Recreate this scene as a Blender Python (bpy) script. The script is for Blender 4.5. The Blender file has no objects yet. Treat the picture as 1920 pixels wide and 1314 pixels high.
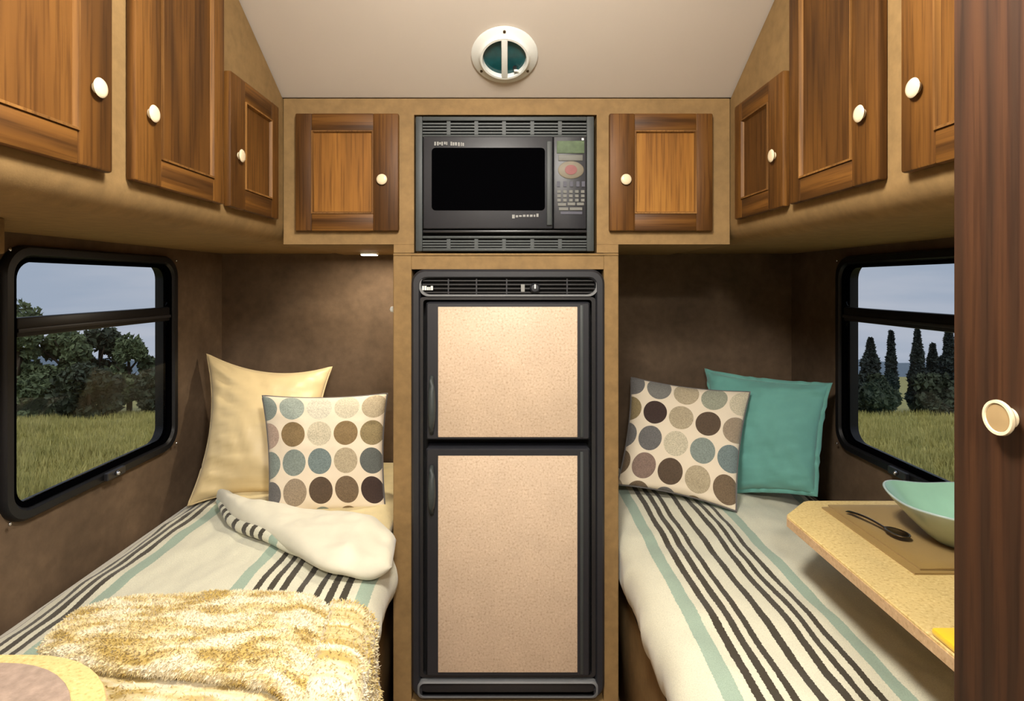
import bpy, bmesh, math, random
from mathutils import Vector, Matrix, noise

random.seed(7)
sc = bpy.context.scene
col = sc.collection
EYE = 1.45          # eye height above the floor
F = 1050.0          # focal length in pixels of the 1920 wide frame
D1, D2 = 1.765, 2.436   # cabinet face plane, back wall
WX = 1.239          # half width of the room
FX = 0.706          # side cabinet face


def R(d): return math.radians(d)


# ------------------------------------------------------------------ camera
cam = bpy.data.cameras.new('camera')
cam.sensor_width = 36.0
cam.sensor_fit = 'HORIZONTAL'
cam.lens = F / 1920 * 36
cam.shift_x = 10 / 1920
cam.shift_y = -127 / 1920
cam.clip_start = 0.01
cam.clip_end = 2000
camo = bpy.data.objects.new('camera', cam)
col.objects.link(camo)
camo.location = (0, 0, EYE)
camo.rotation_euler = (R(90), 0, 0)
sc.camera = camo

# ------------------------------------------------------------------ world, sun, exposure
sc.view_settings.view_transform = 'Standard'
sc.view_settings.look = 'None'
sc.view_settings.gamma = 1
sc.view_settings.use_curve_mapping = False
sc.view_settings.exposure = 0.0

world = bpy.data.worlds.new('world')
sc.world = world
world.use_nodes = True
wn, wl = world.node_tree.nodes, world.node_tree.links
wn.clear()
wo = wn.new('ShaderNodeOutputWorld')
wb = wn.new('ShaderNodeBackground')
wt = wn.new('ShaderNodeTexCoord')
wm = wn.new('ShaderNodeMapping')
wm.inputs['Scale'].default_value = (2.2, 2.2, 14)
wz = wn.new('ShaderNodeTexNoise')
wz.inputs['Scale'].default_value = 1.3
wz.inputs['Detail'].default_value = 6
wr = wn.new('ShaderNodeValToRGB')
wr.color_ramp.elements[0].position = 0.38
wr.color_ramp.elements[0].color = (0.36, 0.41, 0.49, 1)
wr.color_ramp.elements[1].position = 0.66
wr.color_ramp.elements[1].color = (0.50, 0.51, 0.56, 1)
wl.new(wt.outputs['Generated'], wm.inputs['Vector'])
wl.new(wm.outputs['Vector'], wz.inputs['Vector'])
wl.new(wz.outputs['Fac'], wr.inputs['Fac'])
wl.new(wr.outputs['Color'], wb.inputs['Color'])
wb.inputs['Strength'].default_value = 1.9
wl.new(wb.outputs['Background'], wo.inputs['Surface'])

sun = bpy.data.lights.new('sun', 'SUN')
sun.energy = 2.2
sun.angle = R(25)
sun.color = (1.0, 0.95, 0.86)
suno = bpy.data.objects.new('sun', sun)
suno.rotation_euler = (R(42), 0, 0)     # high, from behind the camera along the trailer
col.objects.link(suno)

# ------------------------------------------------------------------ helpers


def W(px, py, d):
    return Vector(((px - 950) / F * d, d, EYE + (530 - py) / F * d))


WLOC = {}


def link(o, parent=None):
    col.objects.link(o)
    if parent is not None:
        o.parent = parent
    return o


def tag(o, label=None, cat=None, group=None, kind=None):
    if label: o['label'] = label
    if cat: o['category'] = cat
    if group: o['group'] = group
    if kind: o['kind'] = kind
    return o


def thing(name, loc, label, cat, group=None, kind=None, rot=(0, 0, 0)):
    o = bpy.data.objects.new(name, None)
    o.empty_display_size = 0.05
    link(o)
    o.location = loc
    o.rotation_euler = rot
    WLOC[o.name] = Vector(loc)
    return tag(o, label, cat, group, kind)


def mk(name, verts, faces, mat, parent=None, uvs=None, smooth=False, local=False, auto=None):
    """one mesh object; verts are world coordinates unless local"""
    vs = [Vector(v) for v in verts]
    if local:
        off = Vector((0, 0, 0))
    elif parent is not None:
        off = WLOC[parent.name]
    else:
        xs = [v.x for v in vs]; ys = [v.y for v in vs]; zs = [v.z for v in vs]
        off = Vector(((min(xs) + max(xs)) / 2, (min(ys) + max(ys)) / 2, min(zs)))
    me = bpy.data.meshes.new(name)
    me.from_pydata([tuple(v - off) for v in vs], [], faces)
    if uvs is not None:
        l = me.uv_layers.new(name='UVMap')
        for lp in me.loops:
            l.data[lp.index].uv = uvs[lp.vertex_index]
    me.validate()
    bm = bmesh.new(); bm.from_mesh(me)
    bmesh.ops.recalc_face_normals(bm, faces=bm.faces)
    bm.to_mesh(me); bm.free()
    if smooth:
        me.shade_smooth()
    if auto is not None:
        me.shade_smooth()
        me.set_sharp_from_angle(angle=R(auto))
    me.materials.append(mat)
    o = bpy.data.objects.new(name, me)
    link(o, parent)
    if parent is None and not local:
        o.location = off
    WLOC[o.name] = Vector(off) if parent is None else WLOC[parent.name].copy()
    return o


def boxgeo(x0, x1, y0, y1, z0, z1, bev=0.0, seg=2):
    bm = bmesh.new()
    bmesh.ops.create_cube(bm, size=1.0)
    for v in bm.verts:
        v.co = Vector((x0 + (v.co.x + .5) * (x1 - x0), y0 + (v.co.y + .5) * (y1 - y0), z0 + (v.co.z + .5) * (z1 - z0)))
    if bev > 0:
        bmesh.ops.bevel(bm, geom=list(bm.edges), offset=bev, segments=seg, profile=0.5, affect='EDGES')
    bm.verts.ensure_lookup_table()
    v = [x.co.copy() for x in bm.verts]
    f = [[q.index for q in p.verts] for p in bm.faces]
    bm.free()
    return v, f


def join(geos):
    V, Fc = [], []
    for v, f in geos:
        n = len(V)
        V += list(v)
        Fc += [[i + n for i in p] for p in f]
    return V, Fc


def box(name, x0, x1, y0, y1, z0, z1, mat, parent=None, bev=0.0, local=False):
    v, f = boxgeo(min(x0, x1), max(x0, x1), min(y0, y1), max(y0, y1), min(z0, z1), max(z0, z1), bev)
    return mk(name, v, f, mat, parent, local=local, auto=40 if bev > 0 else None)


def lathegeo(profile, seg=32, mtx=None, sx=1.0, sy=1.0):
    """profile (r, h) around local z"""
    V, Fc = [], []
    n = len(profile)
    for i in range(seg):
        a = 2 * math.pi * i / seg
        for r, h in profile:
            V.append(Vector((r * math.cos(a) * sx, r * math.sin(a) * sy, h)))
    for i in range(seg):
        j = (i + 1) % seg
        for k in range(n - 1):
            Fc.append([i * n + k, j * n + k, j * n + k + 1, i * n + k + 1])
    if profile[0][0] > 1e-6: Fc.append([i * n for i in range(seg)][::-1])
    if profile[-1][0] > 1e-6: Fc.append([i * n + n - 1 for i in range(seg)])
    if mtx is not None:
        V = [mtx @ v for v in V]
    return V, Fc


def frame_from(loc, normal, up=Vector((0, 0, 1))):
    z = Vector(normal).normalized()
    x = Vector(up).cross(z)
    if x.length < 1e-4: x = Vector((1, 0, 0))
    x.normalize()
    y = z.cross(x)
    m = Matrix((x, y, z)).transposed().to_4x4()
    m.translation = Vector(loc)
    return m


def tubegeo(pts, rad, seg=10, closed=False):
    V, Fc = [], []
    n = len(pts)
    pts = [Vector(p) for p in pts]
    for i, p in enumerate(pts):
        if closed: t = pts[(i + 1) % n] - pts[i - 1]
        else: t = pts[min(i + 1, n - 1)] - pts[max(i - 1, 0)]
        if t.length < 1e-9: t = Vector((0, 1, 0))
        t.normalize()
        up = Vector((0, 0, 1)) if abs(t.z) < .9 else Vector((1, 0, 0))
        a = t.cross(up).normalized(); b = a.cross(t)
        r = rad[i] if isinstance(rad, (list, tuple)) else rad
        for k in range(seg):
            an = 2 * math.pi * k / seg
            V.append(p + a * r * math.cos(an) + b * r * math.sin(an))
    for i in range(n if closed else n - 1):
        j = (i + 1) % n
        for k in range(seg):
            k2 = (k + 1) % seg
            Fc.append([i * seg + k, i * seg + k2, j * seg + k2, j * seg + k])
    if not closed:
        Fc.append(list(range(seg))[::-1]); Fc.append([(n - 1) * seg + k for k in range(seg)])
    return V, Fc


def rrect(cx, cy, w, h, r, seg=6):
    pts = []
    for (sx, sy, a0) in ((1, 1, 0), (-1, 1, 90), (-1, -1, 180), (1, -1, 270)):
        for i in range(seg + 1):
            a = R(a0 + 90 * i / seg)
            pts.append((cx + sx * (w / 2 - r) + r * math.cos(a), cy + sy * (h / 2 - r) + r * math.sin(a)))
    return pts


def ringgeo(loops, to3, cap=False):
    """loops: list of (2d outline, height); skin them in order, back to the first"""
    V, Fc = [], []
    n = len(loops[0][0])
    for pts, h in loops:
        V += [to3(a, b, h) for a, b in pts]
    m = len(loops)
    for k in range(m if not cap else m - 1):
        k2 = (k + 1) % m
        for i in range(n):
            j = (i + 1) % n
            Fc.append([k * n + i, k * n + j, k2 * n + j, k2 * n + i])
    if cap:
        Fc.append(list(range(n))[::-1]); Fc.append([(m - 1) * n + i for i in range(n)])
    return V, Fc


def catmull(pts, n):
    """resample a polyline of vectors smoothly into n+1 points, even in arc length"""
    P = [Vector(p) for p in pts]
    dense = []
    for i in range(len(P) - 1):
        p0 = P[i - 1] if i > 0 else P[0] * 2 - P[1]
        p3 = P[i + 2] if i + 2 < len(P) else P[-1] * 2 - P[-2]
        p1, p2 = P[i], P[i + 1]
        for k in range(16):
            t = k / 16
            dense.append(0.5 * ((2 * p1) + (p2 - p0) * t + (2 * p0 - 5 * p1 + 4 * p2 - p3) * t * t + (3 * p1 - p0 - 3 * p2 + p3) * t ** 3))
    dense.append(P[-1].copy())
    L = [0]
    for a, b in zip(dense, dense[1:]): L.append(L[-1] + (b - a).length)
    out = []
    j = 0
    for i in range(n + 1):
        s = L[-1] * i / n
        while j < len(L) - 2 and L[j + 1] < s: j += 1
        d = L[j + 1] - L[j]
        t = (s - L[j]) / d if d > 0 else 0
        out.append(dense[j].lerp(dense[j + 1], min(1, max(0, t))))
    return out


def nz(x, y, z=0.0, s=1.0):
    return noise.noise(Vector((x * s, y * s, z * s)))


# ------------------------------------------------------------------ materials
class NT:
    def __init__(self, name):
        self.m = bpy.data.materials.new(name)
        self.m.use_nodes = True
        self.t = self.m.node_tree
        self.b = self.t.nodes['Principled BSDF']
        self.out = self.t.nodes['Material Output']

    def n(self, typ, **kw):
        x = self.t.nodes.new(typ)
        for k, v in kw.items():
            if hasattr(x, k): setattr(x, k, v)
            else: x.inputs[k].default_value = v
        return x

    def l(self, a, b): self.t.links.new(a, b)

    def coord(self, kind='Object', scale=(1, 1, 1), rand=False):
        tc = self.n('ShaderNodeTexCoord')
        mp = self.n('ShaderNodeMapping')
        mp.inputs['Scale'].default_value = scale
        if rand:
            oi = self.n('ShaderNodeObjectInfo')
            ml = self.n('ShaderNodeMath', operation='MULTIPLY')
            ml.inputs[1].default_value = 37.0
            self.l(oi.outputs['Random'], ml.inputs[0])
            ad = self.n('ShaderNodeVectorMath', operation='ADD')
            self.l(tc.outputs[kind], ad.inputs[0])
            self.l(ml.outputs[0], ad.inputs[1])
            self.l(ad.outputs[0], mp.inputs['Vector'])
        else:
            self.l(tc.outputs[kind], mp.inputs['Vector'])
        return mp.outputs['Vector']

    def noise(self, vec, scale, detail=4, rough=.55, dist=0.0):
        x = self.n('ShaderNodeTexNoise')
        x.inputs['Scale'].default_value = scale
        x.inputs['Detail'].default_value = detail
        x.inputs['Roughness'].default_value = rough
        x.inputs['Distortion'].default_value = dist
        self.l(vec, x.inputs['Vector'])
        return x.outputs['Fac']

    def ramp(self, fac, stops, interp='LINEAR'):
        x = self.n('ShaderNodeValToRGB')
        cr = x.color_ramp
        cr.interpolation = interp
        while len(cr.elements) < len(stops): cr.elements.new(0.5)
        for e, (p, c) in zip(cr.elements, stops):
            e.position = p
            e.color = (c[0], c[1], c[2], 1)
        self.l(fac, x.inputs['Fac'])
        return x.outputs['Color']

    def mix(self, fac, a, b, mode='MIX'):
        x = self.n('ShaderNodeMix', data_type='RGBA', blend_type=mode)
        for i, s in ((0, fac), (6, a), (7, b)):
            if isinstance(s, (int, float)): x.inputs[i].default_value = s
            elif isinstance(s, tuple): x.inputs[i].default_value = (*s[:3], 1)
            else: self.l(s, x.inputs[i])
        return x.outputs[2]

    def math(self, op, a, b=None):
        x = self.n('ShaderNodeMath', operation=op)
        for i, s in ((0, a), (1, b)):
            if s is None: continue
            if isinstance(s, (int, float)): x.inputs[i].default_value = s
            else: self.l(s, x.inputs[i])
        return x.outputs[0]

    def bump(self, h, strength=.3, dist=.002):
        x = self.n('ShaderNodeBump')
        x.inputs['Strength'].default_value = strength
        x.inputs['Distance'].default_value = dist
        self.l(h, x.inputs['Height'])
        self.l(x.outputs['Normal'], self.b.inputs['Normal'])

    def base(self, c):
        if isinstance(c, tuple): self.b.inputs['Base Color'].default_value = (*c[:3], 1)
        else: self.l(c, self.b.inputs['Base Color'])

    def set(self, **kw):
        for k, v in kw.items(): self.b.inputs[k.replace('_', ' ')].default_value = v
        return self


def srgb(r, g, b):
    def f(c):
        c /= 255
        return c / 12.92 if c <= .04045 else ((c + .055) / 1.055) ** 2.4
    return (f(r), f(g), f(b))


def mul(c, k): return tuple(x * k for x in c)


def plain(name, c, rough=.5, metal=0.0, var=.12, scale=18, bump=.05, spec=.5, coat=0.0):
    m = NT(name)
    v = m.coord()
    f = m.noise(v, scale, 3)
    m.base(m.ramp(f, [(.3, mul(c, 1 - var)), (.7, mul(c, 1 + var))]))
    m.set(Roughness=rough, Metallic=metal)
    m.b.inputs['Specular IOR Level'].default_value = spec
    m.b.inputs['Coat Weight'].default_value = coat
    if bump: m.bump(m.noise(v, scale * 12, 2), bump, .001)
    return m.m


def suede(name, c, var=.28, rough=.85):
    m = NT(name)
    v = m.coord()
    a = m.noise(v, 4.5, 5, .6, .4)
    b = m.noise(v, 30, 3, .6)
    big = m.ramp(a, [(.3, mul(c, 1 - var)), (.55, c), (.75, mul(c, 1 + var))])
    fine = m.ramp(b, [(.3, (.86, .86, .86)), (.7, (1.1, 1.1, 1.1))])
    m.base(m.mix(1.0, big, fine, 'MULTIPLY'))
    m.set(Roughness=rough)
    m.b.inputs['Specular IOR Level'].default_value = .25
    m.bump(m.noise(v, 260, 3), .25, .001)
    return m.m


def wood(name, axis, dark, mid, light, rough=.5, cath=True):
    m = NT(name)
    s = [26, 26, 26]
    s[axis] = 1.6
    v = m.coord(scale=tuple(s), rand=True)
    a = m.noise(v, 1.0, 6, .6, .6)
    s2 = [170, 170, 170]
    s2[axis] = 5
    b = m.noise(m.coord(scale=tuple(s2), rand=True), 1.0, 3, .5)
    s3 = [9, 9, 9]
    s3[axis] = 1.1
    wv = m.n('ShaderNodeTexWave', wave_type='RINGS')
    wv.inputs['Scale'].default_value = 1.1
    wv.inputs['Distortion'].default_value = 5.0
    wv.inputs['Detail'].default_value = 3
    m.l(m.coord(scale=tuple(s3), rand=True), wv.inputs['Vector'])
    f = m.mix(.45, a, wv.outputs['Fac'])
    c = m.ramp(f, [(.2, dark), (.5, mid), (.85, light)])
    c = m.mix(.7, c, m.ramp(b, [(.36, (.5, .45, .4)), (.52, (1, 1, 1))]), 'MULTIPLY')
    m.base(c)
    m.set(Roughness=rough)
    m.b.inputs['Specular IOR Level'].default_value = .22
    m.bump(b, .12, .001)
    return m.m


def cloth(name, c, var=.06, scale=9, weave=520, rough=.9, sheen=.3, bump=.35):
    m = NT(name)
    v = m.coord()
    m.base(m.ramp(m.noise(v, scale, 4), [(.3, mul(c, 1 - var)), (.7, mul(c, 1 + var))]))
    m.set(Roughness=rough)
    m.b.inputs['Sheen Weight'].default_value = sheen
    m.bump(m.noise(v, weave, 2), bump, .001)
    return m.m


DK, MD, LT = srgb(66, 41, 16), srgb(95, 61, 24), srgb(114, 76, 32)
M = {}
M['wood_v'] = wood('oak_upright', 2, DK, MD, LT)
M['wood_h'] = wood('oak_crosswise', 0, DK, MD, LT)
M['wood_panel'] = wood('oak_panel', 2, srgb(108, 70, 26), srgb(138, 92, 36), srgb(160, 112, 48))
M['wood_bead'] = wood('oak_bead', 2, srgb(98, 66, 32), srgb(126, 88, 44), srgb(146, 104, 54))
M['wood_dark'] = wood('dark_wardrobe_wood', 2, srgb(46, 28, 15), srgb(58, 34, 18), srgb(68, 41, 21), rough=.6)
M['tan'] = suede('tan_vinyl', srgb(136, 109, 70), .13, .7)
M['wall'] = suede('shaded_brown_suede', srgb(100, 82, 64), .28)  # brown suede; shade from angle and occlusion is put into its darker colour
M['ceil'] = plain('ceiling_beige', srgb(198, 187, 174), .85, var=.02, scale=3, bump=.03)
M['floor'] = plain('floor_brown', srgb(120, 95, 70), .6)
M['black'] = plain('black_plastic', srgb(34, 34, 36), .35, var=.08)
M['blackgloss'] = plain('black_gloss', srgb(3, 3, 4), .8, var=.02, bump=0, spec=.0)
M['charcoal'] = plain('charcoal_plastic', srgb(54, 59, 59), .55, var=.06)
M['dkgrey'] = plain('dark_grey_plastic', srgb(34, 35, 40), .45, var=.06)
M['greyline'] = plain('grey_plastic_edge', srgb(112, 114, 116), .4, var=.05)
M['void'] = plain('black_recess', srgb(8, 8, 9), .8, var=0.02, bump=0)
M['knob'] = plain('cream_knob', srgb(220, 203, 170), .28, var=.04, coat=.4)
M['white'] = plain('white_plastic', srgb(226, 228, 222), .4, var=.03)
M['chrome'] = plain('bright_metal', srgb(205, 205, 208), .22, 1.0, var=.03, bump=0)
M['pewter'] = plain('dark_spoon_metal', srgb(120, 105, 85), .3, 1.0, var=.1, bump=0)
M['lens'] = plain('teal_lens', srgb(24, 74, 78), .12, var=.25, scale=30, bump=0)
M['ink'] = plain('pale_ink', srgb(136, 136, 132), .6, var=.02, bump=0)
M['display'] = plain('green_display', srgb(78, 94, 68), .7, var=.2, scale=60, bump=0)
M['key'] = plain('key_grey', srgb(98, 98, 92), .6, var=.1, bump=0)
M['keydim'] = plain('key_dim', srgb(66, 66, 78), .6, var=.1, bump=0)
M['keyring'] = plain('key_beige', srgb(118, 110, 94), .6, var=.1, bump=0)
M['keyred'] = plain('key_red', srgb(124, 70, 68), .6, var=.1, bump=0)
M['cream'] = cloth('cream_cotton', srgb(218, 213, 192))
M['gold'] = cloth('gold_satin', srgb(216, 194, 146), .1, 5, 700, .42, .2, .08)
M['teal'] = cloth('teal_linen', srgb(98, 158, 148), .1, 6, 420, .8, .3, .3)
M['piping'] = cloth('dark_piping', srgb(96, 92, 90))
M['napkin'] = cloth('tan_napkin', srgb(150, 120, 56), .08, 12, 420)
M['mat'] = cloth('rosy_weave', srgb(160, 138, 122), .22, 60, 260, .9, .2, .8)
M['yellow'] = cloth('yellow_cloth', srgb(250, 205, 20), .05)
M['mattress'] = cloth('mattress_ticking', srgb(200, 195, 180))


def speckle(name, c, c2, c3, rough=.5):
    m = NT(name)
    v = m.coord()
    a = m.noise(v, 150, 3, .6)
    b = m.noise(v, 12, 3)
    x = m.ramp(a, [(.32, c2), (.47, c), (.56, c), (.7, c3)])
    x = m.mix(1.0, x, m.ramp(b, [(.3, (.94, .94, .94)), (.7, (1.04, 1.04, 1.04))]), 'MULTIPLY')
    m.base(x)
    m.set(Roughness=rough)
    return m.m


M['cork_pink'] = speckle('beige_speckled_laminate', srgb(208, 184, 158), srgb(184, 156, 128), srgb(222, 202, 178))
M['cork_gold'] = speckle('golden_speckled_laminate', srgb(222, 196, 132), srgb(196, 164, 102), srgb(236, 216, 158))
M['edging'] = speckle('table_edging', srgb(206, 172, 132), srgb(186, 150, 110), srgb(220, 190, 150))

PER = 0.66
PAT = [(0, 't')]
for c0 in (.065, .098, .130, .180, .230, .262, .295): PAT.append((c0, 'b'))


def stripes(name, start):
    m = NT(name)
    tc = m.n('ShaderNodeTexCoord')
    sx = m.n('ShaderNodeSeparateXYZ')
    m.l(tc.outputs['UV'], sx.inputs[0])
    jit = m.math('MULTIPLY', m.math('SUBTRACT', m.noise(m.coord(), 220, 2), .5), .006)
    u = m.math('ADD', m.math('SUBTRACT', sx.outputs[0], start - PER * 4), jit)
    p = m.math('DIVIDE', m.math('MODULO', u, PER), PER)
    cr, te, br = srgb(216, 213, 190), srgb(154, 174, 156), srgb(54, 47, 31)
    st = [(0, te), (.034 / PER, cr)]
    for c0 in (.065, .098, .130, .180, .230, .262, .295):
        st += [((c0 - .0085) / PER, br), ((c0 + .0085) / PER, cr)]
    st += [(.328 / PER, te), (.362 / PER, cr)]
    c = m.ramp(p, st, 'CONSTANT')
    v = m.coord()
    c = m.mix(.5, c, m.ramp(m.noise(v, 430, 2), [(.35, (.78, .78, .78)), (.6, (1.1, 1.1, 1.1))]), 'MULTIPLY')
    m.base(c)
    m.set(Roughness=.92)
    m.b.inputs['Sheen Weight'].default_value = .25
    m.bump(m.noise(v, 400, 2), .4, .0012)
    return m.m


M['stripe_l'] = stripes('striped_duvet_cloth_a', .350)
M['stripe_r'] = stripes('striped_duvet_cloth_b', .430)


def dots(name, table, ncol, nrow, off):
    """round printed dots; table rows top to bottom"""
    m = NT(name)
    tc = m.n('ShaderNodeTexCoord')
    mp = m.n('ShaderNodeMapping')
    mp.inputs['Location'].default_value = (off[0], off[1], 0)
    m.l(tc.outputs['UV'], mp.inputs['Vector'])
    sx = m.n('ShaderNodeSeparateXYZ')
    m.l(mp.outputs[0], sx.inputs[0])
    cx, cy = m.math('FLOOR', sx.outputs[0]), m.math('FLOOR', sx.outputs[1])
    fx = m.math('SUBTRACT', m.math('FRACT', sx.outputs[0]), .5)
    fy = m.math('SUBTRACT', m.math('FRACT', sx.outputs[1]), .5)
    d = m.math('SQRT', m.math('ADD', m.math('MULTIPLY', fx, fx), m.math('MULTIPLY', fy, fy)))
    inside = m.math('LESS_THAN', d, .455)
    idx = m.math('DIVIDE', m.math('ADD', m.math('ADD', m.math('MULTIPLY', cy, ncol), cx), .5), ncol * nrow)
    st = []
    k = 0
    for row in table:
        for c in row:
            st.append((k / (ncol * nrow), srgb(*c)))
            k += 1
    cc = m.ramp(idx, st, 'CONSTANT')
    v = m.coord()
    cc = m.mix(.7, cc, m.ramp(m.noise(v, 260, 3, .7), [(.35, (.6, .6, .6)), (.62, (1.25, 1.25, 1.25))]), 'MULTIPLY')
    c = m.mix(inside, srgb(226, 212, 188), cc)
    m.base(c)
    m.set(Roughness=.9)
    m.b.inputs['Sheen Weight'].default_value = .2
    m.bump(m.noise(v, 420, 2), .35, .001)
    return m.m


def fuzzy(name):
    m = NT(name)
    tc = m.n('ShaderNodeTexCoord')
    mp = m.n('ShaderNodeMapping')
    mp.inputs['Scale'].default_value = (9, 26, 20)
    m.l(tc.outputs['UV'], mp.inputs['Vector'])
    a = m.noise(mp.outputs[0], 1.0, 3, .55, .5)
    c = m.ramp(a, [(.42, srgb(232, 222, 194)), (.52, srgb(220, 202, 150)), (.60, srgb(186, 160, 88))])
    v = m.coord()
    b = m.noise(v, 90, 3, .7)
    c = m.mix(.55, c, m.ramp(b, [(.3, (.84, .8, .74)), (.6, (1.08, 1.08, 1.08))]), 'MULTIPLY')
    m.base(c)
    m.set(Roughness=.95)
    m.b.inputs['Sheen Weight'].default_value = .5
    m.bump(b, .8, .004)
    return m.m


M['fuzzy'] = fuzzy('gold_cream_fleece')


def glass(name):
    m = NT(name)
    tr = m.n('ShaderNodeBsdfTransparent')
    tr.inputs['Color'].default_value = (.70, .72, .74, 1)
    gl = m.n('ShaderNodeBsdfGlossy')
    gl.inputs['Roughness'].default_value = .03
    gl.inputs['Color'].default_value = (1, 1, 1, 1)
    mx = m.n('ShaderNodeMixShader')
    mx.inputs[0].default_value = .015
    m.l(tr.outputs[0], mx.inputs[1]); m.l(gl.outputs[0], mx.inputs[2])
    m.l(mx.outputs[0], m.out.inputs['Surface'])
    return m.m


M['black_frame'] = plain('black_window_frame', srgb(20, 20, 22), .4, var=.05, spec=.3)
M['glass'] = glass('tinted_window_glass')


def emit(name, c, s):
    m = NT(name)
    m.base(c)
    m.b.inputs['Emission Color'].default_value = (*c, 1)
    m.b.inputs['Emission Strength'].default_value = s
    return m.m


M['lamp_glow'] = emit('lamp_diffuser', (1.0, .93, .82), 6.0)


def leafmat(name, a, b):
    m = NT(name)
    m.base(m.ramp(m.noise(m.coord(), 1.6, 3), [(.3, a), (.7, b)]))
    m.set(Roughness=.8)
    return m.m


M['leaf1'] = leafmat('olive_leaf', srgb(66, 80, 52), srgb(112, 124, 86))
M['leaf2'] = leafmat('dark_leaf', srgb(44, 52, 40), srgb(72, 82, 58))
M['leaf3'] = leafmat('cypress_leaf', srgb(36, 44, 46), srgb(56, 66, 60))
M['bark'] = plain('bark', srgb(70, 58, 46), .9, var=.3)
M['ground'] = leafmat('field_soil', srgb(140, 134, 70), srgb(168, 158, 88))
M['blade'] = leafmat('dry_grass', srgb(150, 146, 78), srgb(200, 188, 116))
M['hill'] = leafmat('haze_tinted_hill', srgb(92, 108, 122), srgb(110, 124, 136))  # distance haze painted as blue-grey into the hill colour

# ------------------------------------------------------------------ room shell
E = EYE
CZ0, CZ1 = E + .585, E + .88      # ceiling over the cabinets, over the aisle
CY1 = D1 - (.88 - .585) / .57     # where the slope ends
Y0 = -1.6


def struct(o, label, cat):
    return tag(o, label, cat, kind='structure')


struct(box('floor', -WX - .05, WX + .05, Y0 - .05, D2 + .05, -.06, 0, M['floor']), 'brown vinyl floor of the trailer', 'floor')
prof = [(Y0 - .05, CZ1), (CY1, CZ1), (D1 + .004, CZ0), (D2 + .05, CZ0)]
v, f = [], []
for (y, z) in prof:
    v += [(-WX - .05, y, z), (WX + .05, y, z), (-WX - .05, y, z + .06), (WX + .05, y, z + .06)]
for i in range(3):
    a, b = 4 * i, 4 * i + 4
    f += [[a, a + 1, b + 1, b], [a + 2, b + 2, b + 3, a + 3], [a, b, b + 2, a + 2], [a + 1, a + 3, b + 3, b + 1]]
f += [[0, 2, 3, 1], [12, 13, 15, 14]]
struct(mk('ceiling', v, f, M['ceil']), 'smooth beige ceiling sloping down to the back cabinets', 'ceiling')
struct(box('wall_back', -WX - .05, WX + .05, D2, D2 + .05, 0, CZ0, M['wall']), 'brown suede wall behind the two beds', 'wall')
struct(box('wall_rear', -WX - .05, WX + .05, Y0 - .05, Y0, 0, CZ1, M['ceil']), 'beige wall behind the viewer', 'wall')

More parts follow.
